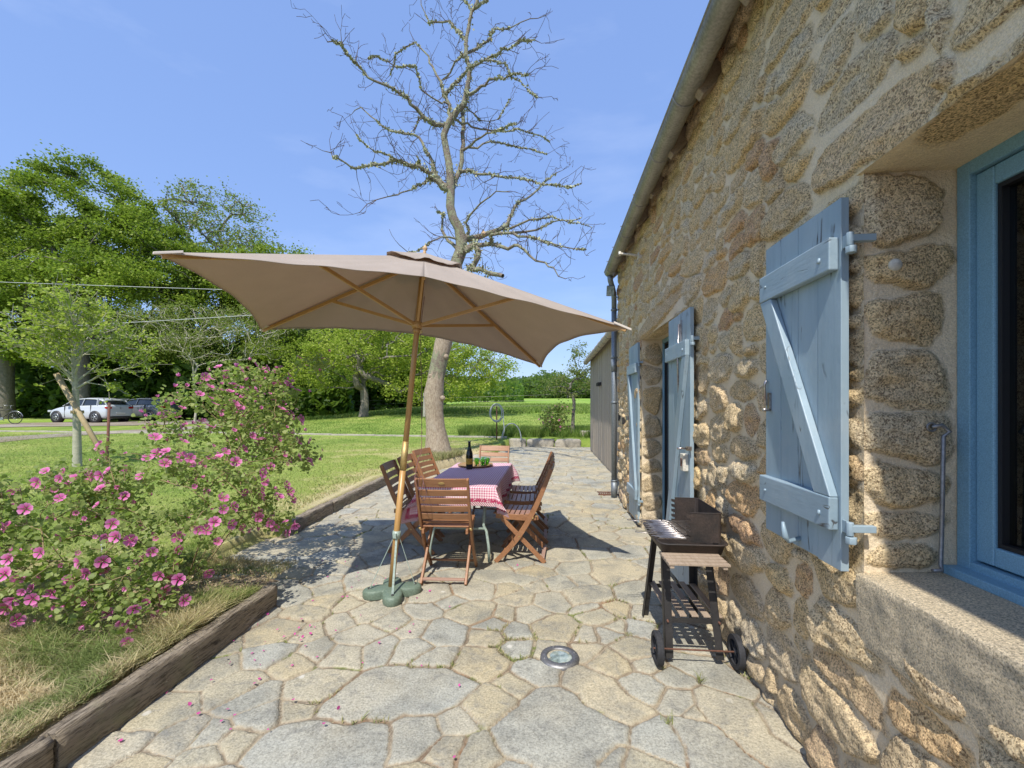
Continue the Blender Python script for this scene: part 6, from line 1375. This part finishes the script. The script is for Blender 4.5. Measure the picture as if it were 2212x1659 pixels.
# ------------------------------------------------------------------ parked cars
def make_car(paint, label, p, heading, est=0.0, kind=0):
    t_ = thing('parked_car', label, 'car', tuple(p), heading, 'cars parked under the trees')
    L = 2.02 + est / 2
    st = [(L, .33, .56, .52), (L - .06, .24, .66, .72), (L - .28, .20, .76, .82), (L - .62, .19, .86, .86), (L - 1.05, .19, .95, .88), (.5, .19, 1.0, .885), (-.4, .19, 1.01, .89), (-1.2, .19, 1.03, .89), (-L + .32, .20, 1.05, .87), (-L + .10, .26, 1.03, .82), (-L + .01, .36, .93, .76)]
    def ring(x, zb, zt, hw):
        H = zt - zb; half = [(0, zb), (hw * .80, zb), (hw * .95, zb + .05 * H), (hw, zb + .28 * H), (hw * 1.0, zb + .60 * H), (hw * .965, zb + .72 * H), (hw * .965, zb + .88 * H), (hw * .90, zt - .01), (hw * .6, zt + .012), (0, zt + .02)]
        return [(x, y, z) for y, z in half] + [(x, -y, z) for y, z in half[-2:0:-1]]
    def loft(name, S, m, parent, fn=ring, sub=2):
        b = MB(); R = [fn(*s_) for s_ in S]; n = len(R[0]); b.add([q for r_ in R for q in r_], [(i * n + k, (i + 1) * n + k, (i + 1) * n + (k + 1) % n, i * n + (k + 1) % n) for i in range(len(R) - 1) for k in range(n)] + [list(range(n)), list(range((len(R) - 1) * n, len(R) * n))[::-1]], True)
        o = b.build(name, m, parent); s_ = o.modifiers.new('s', 'SUBSURF'); s_.levels = s_.render_levels = sub; return o
    body = loft('body', st, M[paint], t_)
    gh = [(1.02, .93, .96, .80), (.62, .93, 1.20, .79), (.18, .94, 1.40, .78), (-.5, .94, 1.455, .775), (-1.2 - est / 3, .95, 1.42, .76), (-L + .42, .96, 1.33, .74), (-L + .18, .97, 1.06, .74)]
    def gring(x, zb, zt, hw):
        H = zt - zb; half = [(0, zb), (hw, zb), (hw * .99, zb + .12 * H), (hw * .90, zb + .62 * H), (hw * .80, zb + .92 * H), (hw * .60, zt), (0, zt + .02)]
        return [(x, y, z) for y, z in half] + [(x, -y, z) for y, z in half[-2:0:-1]]
    loft('windows', gh, M['carglass'], t_, gring)
    # roof skin, pillars
    b = MB(); S = [(.30, 1.375, .56), (.1, 1.435, .60), (-.5, 1.475, .62), (-1.1 - est / 3, 1.455, .61), (-L + .50, 1.375, .60), (-L + .40, 1.31, .62)]; V = []
    for x, z, hw in S:
        for k in range(9): u = k / 8 * 2 - 1; V.append((x, u * hw * 1.12, z - .028 * abs(u) ** 3 * 2.2))
    b.add(V, [(i * 9 + k, i * 9 + k + 1, (i + 1) * 9 + k + 1, (i + 1) * 9 + k) for i in range(5) for k in range(8)], True); o = b.build('roof', M[paint], t_); s_ = o.modifiers.new('s', 'SOLIDIFY'); s_.thickness = .05; s_.offset = -1
    for sy in (-1, 1):
        for (xa, za, ya, xb_, zb_, yb, w_) in ((.95, .96, .79, .26, 1.385, .64, .07), (-.35, .97, .81, -.42, 1.42, .67, .07), (-L + .62, .99, .80, -L + .72, 1.38, .66, .20), (-L + .14, 1.02, .70, -L + .42, 1.33, .62, .10)):
            b = MB(); b.bar((xa, sy * ya, za), (xb_, sy * yb, zb_), .03, w_ * .62, (0, 1, 0)); b.build('pillar', M[paint], t_, .01)
        b = MB(); b.box(.35, .53, sy * .88, sy * 1.02, .98, 1.09) if sy > 0 else b.box(.35, .53, -1.02, -.88, .98, 1.09); b.build('mirror', M['black'], t_, .03)
        b = MB(); a, c = sorted((sy * .50, sy * .80)); b.box(-L - .004, -L + .22, a, c, .80, .93); b.build('taillight', M['redlight'], t_, .03)
        b = MB(); b.box(L - .25, L - .03, a, c, .60, .72); b.build('headlight', M['headlight'], t_, .03)
        for k, x in enumerate((.72, -.18, -1.02)):
            b = MB(); b.box(x - .004, x + .004, sy * .84 if sy < 0 else .84, (sy * .895), .30, 1.0) if sy > 0 else b.box(x - .004, x + .004, -.895, -.84, .30, 1.0); b.build('door_gap', M['gasket'], body)
        for x in (1.28, -1.30):
            b = MB(); b.M = Matrix.Translation((x, sy * .80, .315)) @ Matrix.Rotation(PI / 2, 4, 'X'); b.lathe([(.0, -.10), (.375, -.10), (.375, .10), (0, .10)], n=28); b.build('wheel_arch', M['black'], t_)
            b = MB(); b.M = Matrix.Translation((x, sy * .81, .315)) @ Matrix.Rotation(PI / 2, 4, 'X'); b.lathe([(.20, -.10), (.29, -.11), (.315, -.08), (.315, .08), (.29, .11), (.20, .10)], n=28); w_ = b.build('wheel', M['tyre'], t_)
            b2 = MB(); b2.M = b.M; b2.lathe([(0, -.10), (.05, -.10), (.05, .10), (0, .10)], n=14)
            for k in range(5): b2.box(.03, .205, -.022, .022, -.095, .095, Matrix.Rotation(k * 2 * PI / 5, 4, 'Z'))
            b2.lathe([(.19, -.105), (.21, -.105), (.21, .105), (.19, .105), (.19, -.105)], n=24); b2.build('rim', M['alloy'], w_)
    b = MB(); b.box(-L - .03, -L + .05, -.26, .26, .48, .59); b.build('number_plate', M['plate'], t_, .005)
    b = MB(); b.box(-L - .012, -L + .2, -.72, .72, .26, .36); b.build('bumper', M['black'], t_, .03)
    b = MB(); b.add([(-L - .012, 0, .90), (-L - .012, .035, .84), (-L - .012, 0, .78), (-L - .012, -.035, .84)], [(0, 1, 2, 3)]); o = b.build('badge', M['alloy'], t_); s_ = o.modifiers.new('s', 'SOLIDIFY'); s_.thickness = .02
    b = MB(); b.box(-L + .02, -L + .32, -.56, .56, 1.36, 1.40); b.build('spoiler', M[paint], t_, .015)
    return t_
def cp(u, v, d, dx=0, dy=0):
    p = at(u, v, d); p[0] += dx; p[1] += dy; p[2] = float(G(p[0], p[1])) + .02; return p
p = cp(231, 915, 25.6); p[0] -= 2.0; p[1] += .87; p[2] = float(G(p[0], p[1])) + .02
make_car('carwhite', 'white hatchback with dappled shade parked under the oak', p, PI - .03)
p = cp(345, 912, 28.0); p[0] -= 2.1; p[1] += .87; p[2] = float(G(p[0], p[1])) + .02
make_car('cargrey', 'silver grey estate car parked beyond the white hatchback', p, PI + .02, .35)
p = cp(432, 908, 30.5); p[0] -= 2.1; p[1] += .87; p[2] = float(G(p[0], p[1])) + .02
make_car('cardark', 'dark car mostly hidden behind the pink flowers', p, PI + .02, .2)
# ------------------------------------------------------------------ bicycle at the left edge
p = cp(8, 921, 24.0); bk = thing('bicycle', 'black bicycle leaning in the shade at the left edge', 'bicycle', tuple(p), .25)
for x in (-.52, .54):
    m_ = MB(); m_.tube([(x + .33 * math.cos(a), 0, .34 + .33 * math.sin(a)) for a in np.linspace(0, 2 * PI, 33)], .02, 8); w_ = m_.build('wheel', M['tyre'], bk)
    m_ = MB()
    for k in range(14): a = 2 * PI * k / 14; m_.tube([(x, 0, .34), (x + .32 * math.cos(a), 0, .34 + .32 * math.sin(a))], .003, 4)
    m_.cyl((x, -.05, .34), (x, .05, .34), .02, 8); m_.build('spokes', M['alloy'], w_)
    m_ = MB(); m_.tube([(x + .37 * math.cos(a), 0, .34 + .37 * math.sin(a)) for a in np.linspace(.2, 2.4, 14)], .016, 6); m_.build('mudguard', M['alloy'], bk)
m_ = MB()
for a, b in (((-.52, 0, .34), (-.10, 0, .30)), ((-.10, 0, .30), (-.22, 0, .80)), ((-.52, 0, .34), (-.20, 0, .72)), ((-.10, 0, .30), (.38, 0, .72)), ((-.20, 0, .72), (.36, 0, .82)), ((.36, 0, .86), (.54, 0, .34))): m_.cyl(a, b, .018, 8)
m_.build('frame', M['black'], bk)
m_ = MB(); m_.tube([(.33, 0, .84), (.32, 0, 1.0), (.36, .1, 1.03), (.25, .28, 1.03)], .012, 6); m_.tube([(.32, 0, 1.0), (.36, -.1, 1.03), (.25, -.28, 1.03)], .012, 6); m_.build('handlebar', M['alloy'], bk)
m_ = MB(); m_.prism([(-.36, -.08), (-.22, -.09), (-.05, -.02), (-.05, .02), (-.22, .09), (-.36, .08)], .86, .92); m_.cyl((-.22, 0, .78), (-.225, 0, .87), .014, 8); m_.build('saddle', M['black'], bk, .015)
m_ = MB(); m_.cyl((-.10, -.03, .30), (-.10, .03, .30), .085, 16); m_.bar((-.10, .05, .30), (-.02, .05, .16), .02, .015); m_.bar((-.10, -.05, .30), (-.18, -.05, .44), .02, .015); m_.build('crank', M['alloy'], bk)

# ------------------------------------------------------------------ grass: nobody could count it
def blades(name, label, pts, h, wd, rng, lean=.5, tone=None, mat='blade', cat='grass'):
    n = len(pts); a = rng.rand(n) * 2 * PI; w_ = wd[:, None] * np.stack([np.cos(a), np.sin(a), 0 * a], -1); l = rng.randn(n, 2) * lean
    hh = h[:, None]; top = pts + np.concatenate([l * hh, hh * np.ones((n, 1))], 1); mid = pts + np.concatenate([l * hh * .3, hh * .55 * np.ones((n, 1))], 1)
    V = np.stack([pts - w_, pts + w_, mid + w_ * .8, top + w_ * .1, top - w_ * .1, mid - w_ * .8], 1).reshape(-1, 3); k = np.arange(n)[:, None] * 6
    Fc = np.concatenate([k + np.array([0, 1, 2, 5]), k + np.array([5, 2, 3, 4])]); tn = rng.rand(n) if tone is None else tone
    return tag(np_mesh(name, V, Fc, M[mat], None, False, {'tone': np.repeat(tn, 6)}), label, cat, kind='stuff')
rng = np.random.RandomState(31)
def lawn_pts(n, y0, y1, wmax, pw=1.):
    y = y0 + (y1 - y0) * rng.rand(n) ** pw; x = xb(y) - .13 - rng.rand(n) ** 1.1 * (wmax + y * 1.0); return x, y
x, y = lawn_pts(80000, 1.0, 5.2, 3.2, .9); xx = rng.uniform(-3.9, -2.16, 60000); yy = rng.uniform(1.3, 3.6, 60000); x, y = np.r_[x, xx], np.r_[y, yy]
inb = (np.hypot((x + 2.42) / .55, (y - 2.75) / .58) < 1) & (rng.rand(len(x)) < .8); dens = fbm(x * 1.9, y * 1.9, 77) + .10 * rng.randn(len(x)) > -.13; k = ~inb & (dens | (rng.rand(len(x)) < .55)); x, y = x[k], y[k]
x3 = rng.uniform(-2.40, -2.115, 18000); y3 = rng.uniform(.9, 3.05, 18000); x, y = np.r_[x, x3], np.r_[y, y3]
tuft = np.clip(fbm(x * 2.3, y * 2.3, 88) * 3 + .35, .15, 1.3); tn = np.clip(rng.rand(len(x)) * .62 + .42 * (fbm(x * 1.4, y * 1.4, 99) < -.02) - .25 * (fbm(x * 1.9, y * 1.9, 88) > .10), 0, 1)
tn = np.clip(tn - .35 * (fbm(x * 2.6, y * 2.6, 123) > .06), 0, 1)
blades('grass', 'short grass and straw beside the near timber sleepers', np.stack([x, y, np.where(x > -2.16, .145, G(x, y) - .012)], -1), (.024 + .06 * tuft) * rng.uniform(.5, 1.4, len(x)), .0016 + .0018 * rng.rand(len(x)), rng, .8, tn)
x, y = lawn_pts(90000, 5.0, 15.8, 6, 1.0); tn = np.clip(rng.rand(len(x)) * .75, 0, 1)
tn = tn * .8
blades('lawn_grass', 'short mown grass of the lawn', np.stack([x, y, G(x, y) - .01], -1), .018 + .035 * rng.rand(len(x)), .003 + .004 * rng.rand(len(x)), rng, .8, tn)
# long grass at the patio end and round the trunk foot
x = rng.uniform(-3.4, 1.9, 26000); y = PATIO_END + .25 + rng.rand(26000) ** 1.5 * 3.2; k = rng.rand(26000) < np.clip(.35 + fbm(x * 1.2, y * .8, 55) * 3, .06, 1); x, y = x[k], y[k]
blades('long_grass', 'long green grass growing above the edging stones', np.stack([x, y, G(x, y)], -1), rng.uniform(.08, .42, len(x)) * np.clip(1.2 - (y - PATIO_END) * .25, .3, 1), .005 + .007 * rng.rand(len(x)), rng, .35, rng.rand(len(x)) * .22)
a = rng.rand(2600) * 2 * PI; r_ = .36 + np.abs(rng.randn(2600)) * .16; x, y = TB[0] + .10 + r_ * np.cos(a), TB[1] + r_ * np.sin(a); x2 = rng.normal(-2.35, .25, 1800); y2 = rng.normal(10.1, .35, 1800); x, y = np.r_[x, x2], np.r_[y, y2]
k = x < xb(y) - .02; x, y = x[k], y[k]
blades('tree_foot_grass', 'green tufts around the foot of the bare tree', np.stack([x, y, G(x, y)], -1), rng.uniform(.06, .20, len(x)), .004 + .004 * rng.rand(len(x)), rng, .4, rng.rand(len(x)) * .3)
# field blades in the middle distance
n = 60000; d = 17 + 30 * rng.rand(n) ** 1.3; u = rng.uniform(450, 1330, n); P = np.stack([at(a_, 900, b_) for a_, b_ in zip(u, d)]); x, y = P[:, 0], P[:, 1]; k = y > PATIO_END + .3; x, y = x[k], y[k]; far_ = (y - .086 * x) > 27
blades('meadow_grass', 'uneven green blades of the meadow beyond the patio', np.stack([x, y, G(x, y)], -1), np.where(far_, .16, .035) * rng.uniform(.5, 1.6, len(x)), np.where(far_, .03, .010), rng, .5, rng.rand(len(x)) * .33)
# weeds in the joints of the paving, moss and fallen petals
sel = np.argwhere((E_ < -.004) & (E_ > -.03)); sel = sel[rng.permutation(len(sel))]
px_, py_ = X_p, Y_p
pos = np.stack([px_[sel[:, 0], sel[:, 1]], py_[sel[:, 0], sel[:, 1]]], -1); g_ = fbm(pos[:, 0] * 2.6, pos[:, 1] * 2.6, 66) + .5 * fbm(pos[:, 0] * 9, pos[:, 1] * 9, 67); pos = pos[(g_ > .08) & (pos[:, 0] < 1.1) & (pos[:, 0] > xb(pos[:, 1]))][:7000]
pos = np.repeat(pos, 5, 0) + rng.randn(len(pos) * 5, 2) * .006
blades('joint_weeds', 'tiny green weeds and moss in the paving joints', np.stack([pos[:, 0], pos[:, 1], np.full(len(pos), -.004)], -1), rng.uniform(.008, .030, len(pos)), .0018 + .0016 * rng.rand(len(pos)), rng, .7, rng.rand(len(pos)) * .3, cat='weeds')
for i, (u, v, l) in enumerate(((1512, 1472, 'small weed tuft in the paving below the barbecue'), (1445, 1560, 'tiny weed between slabs left of the wall foot'))):
    d = 1.5 * 945 / (v - 876); q = at(u, v, d); pts_ = np.repeat([[0, 0, 0.]], 26, 0) + rng.randn(26, 3) * np.array([.012, .012, 0]); n_ = len(pts_); a = rng.rand(n_) * 6; 
    w_ = .0022 * np.stack([np.cos(a), np.sin(a), 0 * a], -1); l_ = rng.randn(n_, 2) * .5; h = rng.uniform(.02, .055, n_)[:, None]; top = pts_ + np.concatenate([l_ * h, h], 1)
    V = np.stack([pts_ - w_, pts_ + w_, top + w_ * .2, top - w_ * .2], 1).reshape(-1, 3); o = np_mesh('weed', V, np.arange(n_ * 4).reshape(n_, 4), M['blade'], None, False, {'tone': np.full(n_ * 4, .1)}); o.location = (q[0], q[1], .0); tag(o, l, 'weed')
n = 75; x = rng.normal(-1.75, .35, n); y = rng.normal(2.9, .75, n); k = (x > xb(y) + .03); x, y = x[k], y[k]; x = np.r_[x, rng.uniform(-2.05, -.2, 14)]; y = np.r_[y, rng.uniform(1.8, 3.2, 14)]
V, Fc, tn = leaf_quads(np.stack([x, y, np.full(len(x), .018)], -1), .018, rng, .8, 3, True)
tag(np_mesh('fallen_petals', V, Fc, M['petal'], None, False, {'tone': tn * .5 + .5, 'rad': np.full(len(tn), .42)}), 'fallen magenta petals scattered on the paving', 'petals', kind='stuff')
n = 900; a = rng.rand(n) * 2 * PI; r_ = np.sqrt(rng.rand(n)); x, y = -2.5 + .6 * r_ * np.cos(a), 2.75 + .6 * r_ * np.sin(a); x = np.minimum(x, -2.17); V, Fc, tn = leaf_quads(np.stack([x, y, G(x, y) + .03], -1), .022, rng, .6, 1, True)
t = NT('dry_leaf'); t.col(t.ramp(t.attr('tone'), [(0, (.16, .10, .06)), (.5, (.33, .24, .15)), (1, (.48, .38, .25))])).rough(.9); M['dry'] = t.mat
tag(np_mesh('leaf_litter', V, Fc, M['dry'], None, False, {'tone': tn}), 'dry leaf litter under the pink bush', 'litter', kind='stuff')
